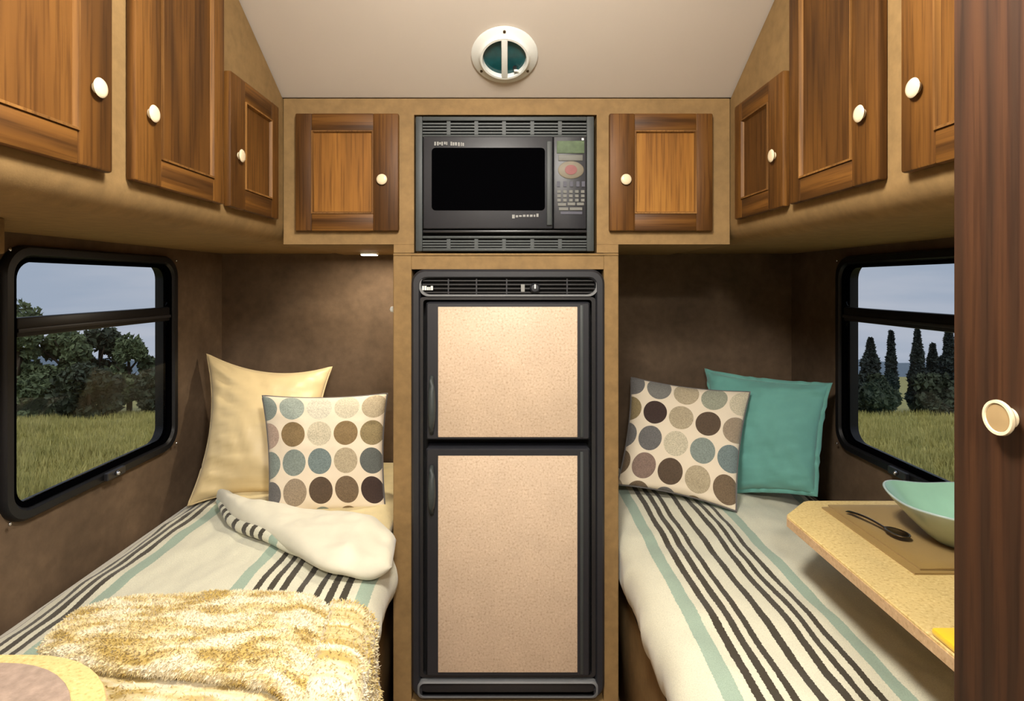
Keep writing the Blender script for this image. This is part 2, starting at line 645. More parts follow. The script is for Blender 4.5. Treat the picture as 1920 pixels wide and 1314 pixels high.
WY0, WY1, WZ0, WZ1 = 1.362, 2.083, E - .607, E + .096      # window outer frame
for side, s, nm in (('left', -1, 'window_1'), ('right', 1, 'window_2')):
    xa, xb = (s * WX, s * (WX + .05))
    x0, x1 = min(xa, xb), max(xa, xb)
    i = .025
    g = [boxgeo(x0, x1, Y0, WY0 + i, 0, CZ1), boxgeo(x0, x1, WY1 - i, D2, 0, CZ0 + .2),
         boxgeo(x0, x1, WY0 + i, WY1 - i, 0, WZ0 + i), boxgeo(x0, x1, WY0 + i, WY1 - i, WZ1 - i, CZ1)]
    v, f = join(g)
    struct(mk('wall_' + side, v, f, M['wall']), 'brown suede wall of the %s bed with its window' % side, 'wall')
    cy, cz, w, h = (WY0 + WY1) / 2, (WZ0 + WZ1) / 2, WY1 - WY0, WZ1 - WZ0
    root = thing(nm, (s * WX, cy, WZ0), 'black framed sliding window above the %s bed' % side, 'window', kind='structure')

    def to3(a, b, hh, s=s): return Vector((s * (WX - hh), a, b))
    O, I = rrect(cy, cz, w, h, .075, 8), rrect(cy, cz, w - .06, h - .06, .055, 8)
    O2, I2 = rrect(cy, cz, w - .012, h - .012, .07, 8), rrect(cy, cz, w - .048, h - .048, .058, 8)
    v, f = ringgeo([(O, .0), (O, .012), (O2, .02), (I2, .02), (I, .012), (I, -.045), (I, -.05), (O2, -.05), (O2, -.002)], to3)
    mk('frame', v, f, M['black_frame'], root, auto=40)
    A, B = rrect(cy, cz, w - .062, h - .062, .054, 8), rrect(cy, cz, w - .085, h - .085, .045, 8)
    v, f = ringgeo([(A, .012), (B, .010), (B, -.012), (A, -.012)], to3)
    mk('sash', v, f, M['blackgloss'], root, auto=40)
    zm0, zm1 = E - .138, E - .088
    ya, yb = WY0 + .042, WY1 - .042
    box('mullion', s * (WX - .012), s * (WX + .012), ya, yb, zm0, zm1, M['black_frame'], root, .004)
    box('mullion_lip', s * (WX - .016), s * (WX - .012), ya, yb, zm0 + .012, zm0 + .022, M['dkgrey'], root, .001)
    P = rrect(cy, (zm1 + WZ1 - .04) / 2, w - .08, WZ1 - .04 - zm1, .03, 6)
    v, f = ringgeo([(P, .003), (P, -.001)], to3, cap=True)
    mk('upper_pane', v, f, M['glass'], root)
    P = rrect(cy, (zm0 + WZ0 + .04) / 2, w - .08, zm0 - WZ0 - .04, .03, 6)
    v, f = ringgeo([(P, .003), (P, -.001)], to3, cap=True)
    mk('lower_pane', v, f, M['glass'], root)
    v, f = join([boxgeo(min(s * (WX - .02), s * (WX - .034)), max(s * (WX - .02), s * (WX - .034)), cy - .03, cy + .05, WZ0 + .006, WZ0 + .03, .003)])
    lt = mk('latch', v, f, M['black'], root)
    v, f = lathegeo([(0, .012), (.006, .010), (.007, 0)], 14, frame_from((s * (WX - .034), cy + .006, WZ0 + .02), (-s, 0, 0)))
    mk('latch_button', v, f, M['chrome'], lt, smooth=True)
    for (yy, zz) in ((WY0 + .014, WZ0 + .014), (WY1 - .014, WZ0 + .014), (WY0 + .014, WZ1 - .014), (WY1 - .014, WZ1 - .014)):
        v, f = lathegeo([(0, .004), (.004, .003), (.005, 0)], 10, frame_from((s * (WX - .018), yy, zz), (-s, 0, 0)))
        mk('screw', v, f, M['chrome'], root, smooth=True)

struct(box('trim_1', -1.12, -.974, .98, 1.088, E + .056, E + .1255, M['tan'], bev=.003), 'small tan block under the left overhead cabinet at the picture edge', 'trim')

# ------------------------------------------------------------------ cabinet doors


def knobgeo(r=.0165, proj=.012):
    return [(0, proj), (r * .55, proj), (r * .88, proj * .9), (r, proj * .72), (r * .9, proj * .55), (r * .5, proj * .38), (r * .42, .002), (r * .55, 0)][::-1]


def door(parent, w, h, hinge, loc, rz, knobx, knobz, sw=(.053, .08), panel='wood_v', rail=.056, group=None):
    """door in local coordinates: x width, z height, front towards -y; child of the cabinet"""
    t = .02
    sl, sr = (sw[1], sw[0]) if knobx < w / 2 else (sw[0], sw[1])
    v, f = boxgeo(sl - .004, w - sr + .004, .006, .012, rail - .004, h - rail + .004)
    d = mk('door', v, f, M[panel], parent, local=True)
    d.location = Vector(loc) - WLOC[parent.name]
    d.rotation_euler = (0, 0, rz)

    def sub(nm, geo, mat, auto=40):
        return mk(nm, geo[0], geo[1], mat, d, local=True, auto=auto)
    b = .005
    sub('stile', boxgeo(0, sl, 0, t, 0, h, b), M['wood_v'])
    sub('stile', boxgeo(w - sr, w, 0, t, 0, h, b), M['wood_v'])
    sub('rail', boxgeo(sl - .002, w - sr + .002, .0005, t - .0005, 0, rail, .004), M['wood_h'])
    sub('rail', boxgeo(sl - .002, w - sr + .002, .0005, t - .0005, h - rail, h, .004), M['wood_h'])
    # bead around the recessed panel
    cx, cz = (sl + w - sr) / 2, h / 2
    pw, ph = w - sl - sr, h - 2 * rail
    A = rrect(cx, cz, pw + .004, ph + .004, .0005, 1)
    B = rrect(cx, cz, pw - .004, ph - .004, .0005, 1)
    C = rrect(cx, cz, pw - .010, ph - .010, .0005, 1)
    sub('bead', ringgeo([(A, .010), (A, -.0025), (B, -.0025), (C, .0055), (C, .010)], lambda a, b, hh: Vector((a, hh, b))), M['wood_bead'], None)
    sub('knob', lathegeo(knobgeo(), 24, frame_from((knobx, 0, knobz), (0, -1, 0))), M['knob'], 60)
    return d


# side overhead cabinets
DOORS = [(.646, .976, 'far', .74), (1.035, 1.363, 'near', .74), (1.392, 1.688, 'near', .529)]
for side, s in (('left', -1), ('right', 1)):
    root = thing('overhead_cabinet', (s * (FX + WX) / 2, .9, E + .126),
                 'long overhead cabinet with three oak doors above the %s bed' % side, 'cabinet', 'overhead cabinets along the side walls')
    # carcass profile, round lower edge
    zb, r = E + .126, .06
    pr = [(WX - .001, None), (FX, None), (FX, E + .186)]
    for i in range(1, 7):
        a = R(180 + 90 * i / 6)
        pr.append((FX + r + r * math.cos(a), zb + r + r * math.sin(a)))
    pr.append((WX - .001, zb))
    secs = [(-.3, CZ1 - .005), (CY1, CZ1 - .005), (D1, CZ0 - .005), (D2 - .001, CZ0 - .005)]
    ya = -.3 if s < 0 else .66
    secs[0] = (ya, CZ1 - .005)
    v, f = [], []
    n = len(pr)
    for (y, zt) in secs:
        v += [(s * x, y, zt if z is None else z) for x, z in pr]
    for k in range(3):
        for i in range(n):
            j = (i + 1) % n
            f.append([k * n + i, k * n + j, k * n + n + j, k * n + n + i])
    f += [list(range(n)), [3 * n + i for i in range(n)][::-1]]
    mk('carcass', v, f, M['tan'], root, auto=35)
    for (a, b, kn, top) in DOORS:
        if s > 0 and a < .7: a = .672
        w, h = b - a, top - .19
        kz = .325 - .19
        kd = .042
        # local x runs along +y for the right-hand side facing -x, mirrored for the left
        if s < 0:
            # front faces +x : rz = 90deg, local x -> +y
            kx = kd if kn == 'near' else w - kd
            door(root, w, h, 0, (-FX + .0205, a, E + .19), R(90), kx, kz)
        else:
            # front faces -x : rz = -90deg, local x -> -y
            kx = w - kd if kn == 'near' else kd
            door(root, w, h, 0, (FX - .0205, b, E + .19), R(-90), kx, kz)

# back upper cabinet (around the microwave)
root = thing('upper_cabinet', (0, D1 + .3, E + .092), 'tan upper cabinet across the back wall holding two oak doors around the microwave', 'cabinet')
fx = FX - .003
zt = CZ0 - .005
g = [boxgeo(-fx, -.292, D1, D2 - .002, E + .121, zt), boxgeo(.284, fx, D1, D2 - .002, E + .121, zt),
     boxgeo(-.292, .284, D1, D2 - .002, E + .529, zt), boxgeo(-.2915, .2835, D1 + .4, D2 - .002, E + .1, E + .529),
     boxgeo(-.356, -.2921, D1 + .0005, D1 + .05, E + .0945, E + .1205), boxgeo(.2841, .352, D1 + .0005, D1 + .05, E + .0945, E + .1205),
     ]
v, f = join(g)
mk('carcass', v, f, M['tan'], root)
k = 1 - .02 / D1    # doors stand 20 mm proud


def X1(px): return (px - 950) / F * (D1 - .02)


def Z1(py): return E + (530 - py) / F * (D1 - .02)


for (a, b, kpx) in ((553, 747, 717), (1143, 1337, 1173)):
    w, h = X1(b) - X1(a), Z1(212) - Z1(433)
    door(root, w, h, 0, (X1(a), D1 - .0205, Z1(433)), 0, X1(kpx) - X1(a), Z1(337) - Z1(433), panel='wood_panel')

# refrigerator tower
root = thing('refrigerator_tower', (-.002, D1 + .3, 0), 'tan tower cabinet enclosing the refrigerator between the beds', 'cabinet')
g = [boxgeo(-.358, -.300, D1, D2 - .002, 0, E + .0935, .003), boxgeo(.306, .353, D1, D2 - .002, 0, E + .0935, .003),
     boxgeo(-.2995, .3055, D1 + .001, D2 - .002, E + .0425, E + .0925), boxgeo(-.2995, .3055, D1 + .001, D2 - .002, 0, E - 1.318),
     ]
v, f = join(g)
mk('carcass', v, f, M['tan'], root)
box('seam_strip', -.357, .352, D1 - .0025, D1 + .01, E + .0855, E + .0925, M['tan'], root, .001)

# ------------------------------------------------------------------ refrigerator
YF = D1 - .018


def XF(px): return (px - 950) / F * YF


def ZF(py): return E + (530 - py) / F * YF


def yr(pts, loops_to): pass


root = thing('refrigerator', (XF(952), D1 + .1, ZF(1311)), 'black two-door refrigerator with beige speckled door panels', 'refrigerator')
cx, cz, w, h = XF(952.5), (ZF(505) + ZF(1311)) / 2, XF(1134) - XF(771), ZF(505) - ZF(1311)


def toy(a, b, hh): return Vector((a, D1 - hh, b))


O, O2 = rrect(cx, cz, w, h, .042, 8), rrect(cx, cz, w - .014, h - .014, .036, 8)
I2, I = rrect(cx, cz, w - .046, h - .046, .026, 8), rrect(cx, cz, w - .056, h - .056, .022, 8)
v, f = ringgeo([(O, -.003), (O, .010), (O2, .018), (I2, .018), (I, .012), (I, -.06), (O2, -.06)], toy)
mk('bezel', v, f, M['dkgrey'], root, auto=40)
box('cabinet_shell', cx - w / 2 + .012, cx + w / 2 - .012, D1 + .058, D1 + .55, cz - h / 2 + .012, cz + h / 2 - .012, M['void'], root)
# vent strip under the top edge
vx0, vx1, vz0, vz1 = XF(789), XF(1118), ZF(552), ZF(515)
box('vent_well', vx0 - .004, vx1 + .004, D1 + .010, D1 + .03, vz0 - .004, vz1 + .008, M['void'], root)
P, Q = rrect((vx0 + vx1) / 2, (vz0 + vz1) / 2, vx1 - vx0 + .012, vz1 - vz0 + .012, .03, 8), rrect((vx0 + vx1) / 2, (vz0 + vz1) / 2, vx1 - vx0, vz1 - vz0, .028, 8)
v, f = ringgeo([(P, .0), (P, .016), (Q, .016), (Q, .0)], toy)
mk('vent_rim', v, f, M['greyline'], root, auto=40)
for i in range(5):
    z = vz0 + .006 + i * (vz1 - vz0 - .012) / 4
    box('vent_slat', vx0 + (.004 if i < 4 else .02), vx1 - (.004 if i < 4 else .02), D1 - .006, D1 + .008, z - .002, z + .002, M['black'], root)
for px in (840, 893, 950, 1064):
    box('vent_post', XF(px) - .002, XF(px) + .002, D1 - .0075, D1 + .006, vz0 + .001, vz1 - .001, M['dkgrey'], root)
v, f = lathegeo([(.016, 0), (.016, .012), (.011, .018), (0, .019)], 24, frame_from((XF(1003), D1 - .006, ZF(540)), (0, -1, 0)))
kn = mk('control_knob', v, f, M['dkgrey'], root, auto=40)
box('knob_pointer', XF(1003) - .002, XF(1003) + .002, D1 - .0265, D1 - .0245, ZF(541), ZF(533), M['white'], kn)
box('control_mark', XF(977), XF(984), D1 - .009, D1 - .0065, ZF(547), ZF(533), M['ink'], root)
g = [boxgeo(XF(791 + a), XF(791 + b), D1 - .010, D1 - .0065, ZF(544), ZF(c)) for a, b, c in ((0, 3, 536), (4, 8, 536), (9, 12, 538), (13, 15, 538), (16, 20, 536))]
v, f = join(g)
mk('badge_lettering', v, f, M['white'], root)
# surround around both doors
A, B = rrect(XF(951.5), (ZF(557) + ZF(1272)) / 2, XF(1117) - XF(786), ZF(557) - ZF(1272), .012, 5), rrect(XF(951.5), (ZF(557) + ZF(1272)) / 2, XF(1110) - XF(793), ZF(563) - ZF(1268), .010, 5)
v, f = ringgeo([(A, .0), (A, .013), (B, .013), (B, .0)], toy)
mk('door_surround', v, f, M['black'], root, auto=40)
for nm, dz0, dz1, pz0, pz1, hz0, hz1 in (('upper_door', 824, 566, 818, 575, 812, 705), ('lower_door', 1266, 839, 1257, 853, 962, 872)):
    dcx, dcz = XF(952.5), (ZF(dz0) + ZF(dz1)) / 2
    dw, dh = XF(1106) - XF(799), ZF(dz1) - ZF(dz0)
    A, B = rrect(dcx, dcz, dw, dh, .008, 4), rrect(dcx, dcz, dw - .010, dh - .010, .005, 4)
    v, f = ringgeo([(A, -.04), (A, .018), (B, .024)], toy, cap=True)
    dr = mk(nm, v, f, M['dkgrey'], root, auto=40)
    box('panel', XF(822), XF(1082), D1 - .0265, D1 - .0235, ZF(pz0), ZF(pz1), M['cork_pink'], dr, .0008)
    box('edge_rib', XF(1087), XF(1093), D1 - .029, D1 - .0235, ZF(dz0 - 6), ZF(dz1 + 6), M['charcoal'], dr, .001)
    # handle: bowed pull on the left stile
    hz = [ZF(hz0), ZF(hz1)]
    xs = XF(810)
    pts = []
    for i in range(13):
        t = i / 12
        pts.append((xs + .003 * math.sin(math.pi * t), D1 - .024 - .022 * math.sin(math.pi * t) ** .6, hz[0] + (hz[1] - hz[0]) * t))
    v, f = tubegeo(pts, [.006 + .006 * math.sin(math.pi * i / 12) for i in range(13)], 10)
    mk('handle', v, f, M['charcoal'], dr, smooth=True)
# bottom rail
P, Q = rrect(XF(952), (ZF(1276) + ZF(1308)) / 2, XF(1122) - XF(784), ZF(1276) - ZF(1308), .018, 6), rrect(XF(952), (ZF(1276) + ZF(1308)) / 2, XF(1118) - XF(788), ZF(1279) - ZF(1305), .016, 6)
v, f = ringgeo([(P, .005), (P, .021), (Q, .024), (Q, .015)], toy, cap=False)
mk('bottom_rail', v, f, M['greyline'], root, auto=40)
box('bottom_grille', XF(790), XF(1115), D1 - .018, D1 + .02, ZF(1304), ZF(1280), M['black'], root, .003)

# ------------------------------------------------------------------ microwave
YF = D1 - .014
root = thing('microwave', (XF(947), D1 + .1, ZF(472)), 'black built-in microwave with slotted grey trim kit above the refrigerator', 'microwave')
tx0, tx1, tz0, tz1 = XF(779), XF(1114), ZF(471), ZF(218)
ix0, ix1, iz0, iz1 = XF(795), XF(1098), ZF(437), ZF(258)
g = [boxgeo(tx0, XF(792), D1 - .014, D1 + .01, tz0, tz1, .003), boxgeo(XF(1100), tx1, D1 - .014, D1 + .01, tz0, tz1, .003),
     boxgeo(XF(792), XF(1100), D1 - .013, D1 + .01, ZF(226), tz1 - .0005, .002), boxgeo(XF(792), XF(1100), D1 - .013, D1 + .01, tz0 + .0005, ZF(465), .002),
     boxgeo(XF(792), XF(1100), D1 - .013, D1 + .01, ZF(257), ZF(252), .002), boxgeo(XF(792), XF(1100), D1 - .013, D1 + .01, ZF(447), ZF(442), .002)]
v, f = join(g)
mk('trim_frame', v, f, M['charcoal'], root, auto=40)
box('vent_backing', XF(790), XF(1102), D1 + .004, D1 + .012, tz0 + .004, tz1 - .004, M['void'], root)
for (pa, pb, n) in ((228, 251, 4), (449, 464, 3)):
    for i in range(n):
        py = pa + (pb - pa) * (i + .5) / n
        box('vent_slat', XF(792), XF(1100), D1 - .010, D1 + .002, ZF(py) - .0028, ZF(py) + .0022, M['charcoal'], root)
    for px in (841, 893, 945, 998, 1050):
        box('vent_post', XF(px - 3.5), XF(px + 3.5), D1 - .0125, D1 + .003, ZF(pb + 1), ZF(pa - 1), M['charcoal'], root)
box('oven_body', ix0 + .004, ix1 - .004, D1 - .006, D1 + .38, iz0, iz1, M['void'], root)
dr = box('door', ix0, XF(1036), D1 - .034, D1 - .006, ZF(430), iz1, M['dkgrey'], root, .005)
P = rrect((XF(811) + XF(1021)) / 2, (ZF(280) + ZF(396)) / 2, XF(1021) - XF(811), ZF(280) - ZF(396), .012, 5)
v, f = ringgeo([(P, .033), (P, .0352)], toy, cap=True)
mk('window', v, f, M['blackgloss'], dr)
box('door_handle', XF(1024), XF(1034), D1 - .041, D1 - .033, ZF(424), ZF(268), M['charcoal'], dr, .003)
g = [boxgeo(XF(a), XF(b), D1 - .036, D1 - .0338, ZF(c), ZF(d)) for a, b, c, d in
     ((816, 819, 276, 269), (821, 824, 276, 269), (825, 828, 274, 270), (829, 832, 276, 269), (834, 837, 274, 269), (838, 840, 275, 269),
      (846, 849, 276, 269), (850, 853, 276, 270), (854, 858, 276, 270), (860, 863, 277, 270), (865, 867, 277, 270), (868, 871, 277, 271))]
v, f = join(g)
mk('door_lettering', v, f, M['ink'], dr)
g = [boxgeo(XF(a), XF(b), D1 - .036, D1 - .0338, ZF(c), ZF(d)) for a, b, c, d in
     ((960, 965, 411, 404), (967, 971, 409, 405), (973, 978, 408, 405), (980, 985, 408, 404), (987, 991, 408, 404), (993, 998, 408, 404), (1000, 1003, 408, 404), (1005, 1009, 408, 402))]
v, f = join(g)
mk('door_script', v, f, M['ink'], dr)
cp = box('control_panel', XF(1037), ix1, D1 - .032, D1 - .006, ZF(430), iz1, M['dkgrey'], root, .004)
yk = D1 - .0345
box('display', XF(1043), XF(1094), yk, D1 - .031, ZF(290), ZF(267), M['display'], cp, .001)
box('display_border', XF(1046), XF(1091), yk, D1 - .031, ZF(304), ZF(293), M['key'], cp, .001)
m4 = frame_from((XF(1069), D1 - .031, ZF(321)), (0, -1, 0))
v, f = lathegeo([(.04, 0), (.04, .003), (.036, .005), (0, .005)], 28, m4, 1, .68)
mk('oval_pad', v, f, M['keyring'], cp, auto=40)
v, f = lathegeo([(.019, .004), (.019, .0065), (0, .007)], 20, m4, 1, .8)
mk('start_button', v, f, M['keyred'], cp, auto=40)
for i, px in enumerate((1046, 1058, 1070, 1082, 1092)):
    box('key', XF(px - 3), XF(px + 3), yk, D1 - .031, ZF(352), ZF(342), M['keydim'], cp)
for row, py in enumerate((361, 369, 377)):
    for px in (1047, 1058, 1069, 1080, 1091):
        box('key', XF(px - 3.2), XF(px + 3.2), yk, D1 - .031, ZF(py + 2.6), ZF(py - 2.6), M['key'], cp)
for (a, b, py) in ((1045, 1060, 385), (1063, 1077, 384), (1080, 1093, 384), (1047, 1064, 393), (1067, 1090, 393)):
    box('key', XF(a), XF(b), yk, D1 - .031, ZF(py + 2.6), ZF(py - 2.6), M['key'], cp)
box('key', XF(1050), XF(1090), yk, D1 - .031, ZF(403), ZF(398), M['keydim'], cp)
box('indicator', XF(1089), XF(1093), yk, D1 - .031, ZF(266), ZF(262), M['white'], cp)
box('lower_lip', ix0 - .002, ix1 + .002, D1 - .028, D1 - .006, iz0, ZF(432), M['black'], root, .003)

# ------------------------------------------------------------------ ceiling vent
sl = .57
yc = (.585 + sl * D1) / ((530 - 103) / F + sl)
ctr = W(946, 103, yc)
nrm = Vector((0, -sl, -1)).normalized()
root = thing('ceiling_vent', ctr, 'round white ceiling vent with dark teal lens and centre bar', 'vent')
mt = frame_from(ctr + nrm * .0005, nrm, Vector((0, 0, 1)))
v, f = lathegeo([(.062, 0), (.0955, 0), (.097, .004), (.092, .008), (.078, .011), (.074, .016), (.070, .021), (.064, .021), (.062, .012)], 48, mt)
V2, F2 = [], []
n = 9
f = []
for i in range(48):
    j = (i + 1) % 48
    for k2 in range(n):
        f.append([i * n + k2, j * n + k2, j * n + (k2 + 1) % n, i * n + (k2 + 1) % n])
mk('flange', v, f, M['white'], root, auto=50)
v, f = lathegeo([(.0625, .001), (.0625, .006), (0, .008)], 40, mt)
mk('lens', v, f, M['lens'], root, auto=50)
g = boxgeo(-.009, .009, -.066, .066, .012, .022, .003)
mk('centre_bar', [mt @ q for q in g[0]], g[1], M['white'], root, auto=40)
v, f = tubegeo([mt @ Vector(q) for q in ((.046, -.050, .016), (.036, -.040, .018), (.028, -.040, .018))], .004, 8)
mk('latch', v, f, M['white'], root, smooth=True)
v, f = lathegeo([(.006, .008), (.006, .014), (0, .015)], 12, mt @ Matrix.Translation((.03, -.036, 0)))
mk('latch_knob', v, f, M['black'], root, auto=40)
for a in (90, 215, 325):
    v, f = lathegeo([(.0045, 0), (.004, .003), (0, .003)], 10, mt @ Matrix.Translation((.084 * math.cos(R(a)), .084 * math.sin(R(a)), .009)))
    mk('screw', v, f, M['pewter'], root, auto=40)

# ------------------------------------------------------------------ reading light and added unseen ceiling lamps


LAMPC = (1.0, .95, .87)


def added_ceiling_lamp(y, label, watts, down, size=.10):  # unseen fixtures added to light the ceiling, beds and refrigerator
    r = thing('added_ceiling_lamp', (0, y, CZ1), label, 'lamp', 'added unseen ceiling lamps over the aisle')
    m = frame_from((0, y, CZ1 - .0005), (0, 0, -1), Vector((0, 1, 0)))
    v, f = lathegeo([(.19, 0), (.19, .018), (.175, .026), (.16, .026), (.16, .012), (0, .012)], 40, m)
    mk('rim', v, f, M['white'], r, auto=40)
    v, f = lathegeo([(.158, .014), (.150, .030), (.120, .046), (.07, .056), (0, .060)], 40, m)
    mk('diffuser', v, f, M['lamp_glow'], r, auto=40)
    L = bpy.data.lights.new('added_lamp_light', 'POINT')
    L.shadow_soft_size = size; L.energy = watts; L.color = LAMPC
    lo = bpy.data.objects.new('added_lamp_light', L)
    link(lo, r)
    lo.location = (0, 0, -.17)
    L = bpy.data.lights.new('added_lamp_downlight', 'AREA')
    L.shape = 'DISK'; L.size = .3; L.energy = down; L.color = LAMPC
    lo = bpy.data.objects.new('added_lamp_downlight', L)
    link(lo, r)
    lo.location = (0, 0, -.065)
    return r


added_ceiling_lamp(.62, 'added unseen round white ceiling lamp above the aisle between the wardrobe and the beds', 37, 21)
added_ceiling_lamp(-.75, 'added unseen round white ceiling lamp behind the viewer near the rear wall', 18, 44)

p = W(693, 470, 2.2)
root = thing('reading_light', (p.x, p.y, E + .121), 'small lit white reading light under the cabinet over the left bed', 'lamp')
box('housing', p.x - .034, p.x + .034, p.y - .016, p.y + .016, E + .109, E + .1205, M['white'], root, .003)
box('diffuser', p.x - .030, p.x + .030, p.y - .0175, p.y + .012, E + .106, E + .1115, M['lamp_glow'], root, .002)
L = bpy.data.lights.new('reading_light_glow', 'AREA')
L.shape = 'RECTANGLE'; L.size = .06; L.size_y = .03; L.energy = 4.5; L.color = (1.0, .88, .70)
lo = bpy.data.objects.new('reading_light_glow', L)
link(lo, root)
lo.location = (0, 0, -.02)

sw = W(733, 580, 1.86)
root = thing('wall_switch', (-.358, 1.86, sw.z), 'small oval white switch on the tower side above the left bed', 'switch')
m = frame_from((-.3582, 1.86, sw.z), (-1, 0, 0))
v, f = lathegeo([(.02, 0), (.02, .012), (.015, .017), (0, .018)], 24, m, .7, 1)
mk('plate', v, f, M['white'], root, auto=40)
v, f = lathegeo([(.010, .016), (.009, .026), (0, .031)], 14, m)
mk('button', v, f, M['white'], root, auto=40)

# ------------------------------------------------------------------ wardrobe on the right
WXF, WYE = .52, .636
root = thing('wardrobe', (.88, .2, 0), 'tall dark reddish wood wardrobe at the right edge of the view', 'wardrobe')
box('body', WXF + .001, WX - .002, -.35, WYE, 0, CZ1 - .004, M['wood_dark'], root, .003)
d = box('door', WXF - .018, WXF, -.33, WYE - .006, .08, CZ1 - .03, M['wood_dark'], root, .003)
kx = WXF - .018
kd = kx * F / 944
m = frame_from((kx, kd, E + (530 - 783) / F * kd), (-1, 0, 0))
v, f = lathegeo([(.010, 0), (.010, .007), (.0165, .009), (.0178, .011), (.0172, .0135), (.0145, .0135), (.0137, .012), (0, .012)], 32, m)
kb = mk('knob', v, f, M['knob'], d, auto=50)
v, f = lathegeo([(.0137, .0115), (.0135, .0125), (0, .013)], 28, m)
mk('knob_face', v, f, plain('tan_knob_face', srgb(176, 150, 108), .4, .3), kb, auto=50)

# ------------------------------------------------------------------ beds
BEDL_Y0 = .5


def smooth(a, b, x):
    t = min(1, max(0, (x - a) / (b - a)))
    return t * t * (3 - 2 * t)


PROF_L = [(.385, -.995), (.352, -.965), (.332, -.91), (.338, -.86), (.372, -.822), (.45, -.802), (.60, -.795), (.85, -.795), (1.05, -.803), (1.16, -.822), (1.215, -.86), (1.230, -.92)]
PROF_R = [(.392, -1.0), (.372, -.975), (.356, -.92), (.358, -.872), (.386, -.832), (.45, -.808), (.62, -.797), (.85, -.797), (1.05, -.803), (1.16, -.822), (1.215, -.86), (1.230, -.92)]


def duvet(name, s, prof, label, mat):
    NS, NY = 130, 150
    pts = catmull([(x, 0, z) for x, z in prof], NS)
    us = [0]
    for a, b in zip(pts, pts[1:]): us.append(us[-1] + (b - a).length)
    # make u equal |x| where |x| = .6
    k = min(range(len(pts)), key=lambda i: abs(pts[i].x - .6))
    du = pts[k].x - us[k]
    V, U, Fc = [], [], []
    for j in range(NY + 1):
        y = BEDL_Y0 + (D2 - .004 - BEDL_Y0) * j / NY
        sq = smooth(1.70, 1.78, y)
        for i, p in enumerate(pts):
            x, z = p.x, p.z
            top = smooth(-.90, -.81, z)
            # lumps, soft wrinkles
            q = .012 * nz(x * 5, y * 3.2, s * 3.1) + .007 * nz(x * 11, y * 9, 4 + s) + .003 * nz(x * 30, y * 14, 6 + s)
            z2 = z + q * top
            side = (1 - top) * smooth(.8, .5, x)
            x2 = x + side * (.012 * nz(y * 7, z * 3, 9) + .009 * nz(y * 24 + z * 8, z * 5, 2))
            x2 = max(x2, (.362 if s > 0 else .367)) * sq + x2 * (1 - sq)
            V.append((s * x2, y, E + z2))
            wob = .012 * nz(y * 2.3, x * 1.5, 7 + s) + .004 * nz(y * 7, x * 3, 3)
            U.append((us[i] + du + wob, y))
    n = NS + 1
    for j in range(NY):
        for i in range(NS):
            a = j * n + i
            Fc.append([a, a + 1, a + n + 1, a + n])
    root = thing(name, (s * .8, 1.45, E - .80), label, 'duvet', 'striped duvets on the beds')
    o = mk('cover', V, Fc, mat, root, uvs=U, smooth=True)
    return root


for side, s in (('left', -1), ('right', 1)):
    root = thing('bed', (s * .81, 1.45, 0), 'built-in %s bed with brown vinyl base beside the refrigerator tower' % side, 'bed', 'twin beds')
    box('base', s * .392, s * (WX - .004), BEDL_Y0, D2 - .004, 0, E - 1.012, M['tan'], root, .004)
    box('base_edge', s * .386, s * .400, BEDL_Y0, 1.755, E - 1.012, E - .998, M['void'], root, .002)
    box('mattress', s * .405, s * (WX - .02), BEDL_Y0 + .01, D2 - .01, E - 1.0, E - .835, M['mattress'], root, .03)

dl = duvet('striped_duvet', -1, PROF_L, 'cream striped duvet on the left bed with its corner turned back', M['stripe_l'])
drt = duvet('striped_duvet', 1, PROF_R, 'cream striped duvet lying flat on the right bed', M['stripe_r'])


def coons(front, back, nu, nv):
    a, b = catmull(front, nu), catmull(back, nu)
    return lambda i, j: a[i].lerp(b[j_to(j, nv)[0]] if False else b[i], j / nv)


def puff(name, front, back, base, thick, mat, parent=None, nu=60, nv=30, pw=(6, 2.6), amp=.006, uvs=1.0, under=True, seed=0.0, drop=None):
    """soft slab between two edge curves (plan points x,y); inflated upwards from base(x,y)"""
    A, B = catmull([(x, y, 0) for x, y in front], nu), catmull([(x, y, 0) for x, y in back], nu)
    V, U, Fc = [], [], []
    for side in (0, 1):
        for j in range(nv + 1):
            for i in range(nu + 1):
                # cosine spacing rounds the edges
                tv = .5 - .5 * math.cos(math.pi * j / nv)
                p = A[i].lerp(B[i], tv)
                u, w = 2 * i / nu - 1, 2 * tv - 1
                k = max(0, (1 - abs(u) ** pw[0])) ** .5 * max(0, (1 - abs(w) ** pw[1])) ** .5
                b = base(p.x, p.y)
                n = amp * (nz(p.x * 9, p.y * 9, seed) + .5 * nz(p.x * 24, p.y * 24, seed + 5)) * k
                z = b + thick * .5 + (thick * .5 * k + n if side == 0 else -thick * .5 * k)
                if drop: z += drop(p.x, p.y)
                V.append((p.x, p.y, z))
                U.append(((p.x + side * .37) * uvs, (p.y + (z - b) * .8) * uvs))
    n = nu + 1
    o = n * (nv + 1)
    for side in (0, 1):
        for j in range(nv):
            for i in range(nu):
                a = side * o + j * n + i
                q = [a, a + 1, a + n + 1, a + n]
                Fc.append(q if side == 0 else q[::-1])
    ob = mk(name, V, Fc, mat, parent, uvs=U, smooth=True)
    bm = bmesh.new(); bm.from_mesh(ob.data)
    bmesh.ops.remove_doubles(bm, verts=bm.verts, dist=.0004)
    bmesh.ops.recalc_face_normals(bm, faces=bm.faces)
    bm.to_mesh(ob.data); bm.free()
    ob.data.shade_smooth()
    return ob


def bed_z(x, y): return E - .797 - .03 * smooth(.44, .36, abs(x))


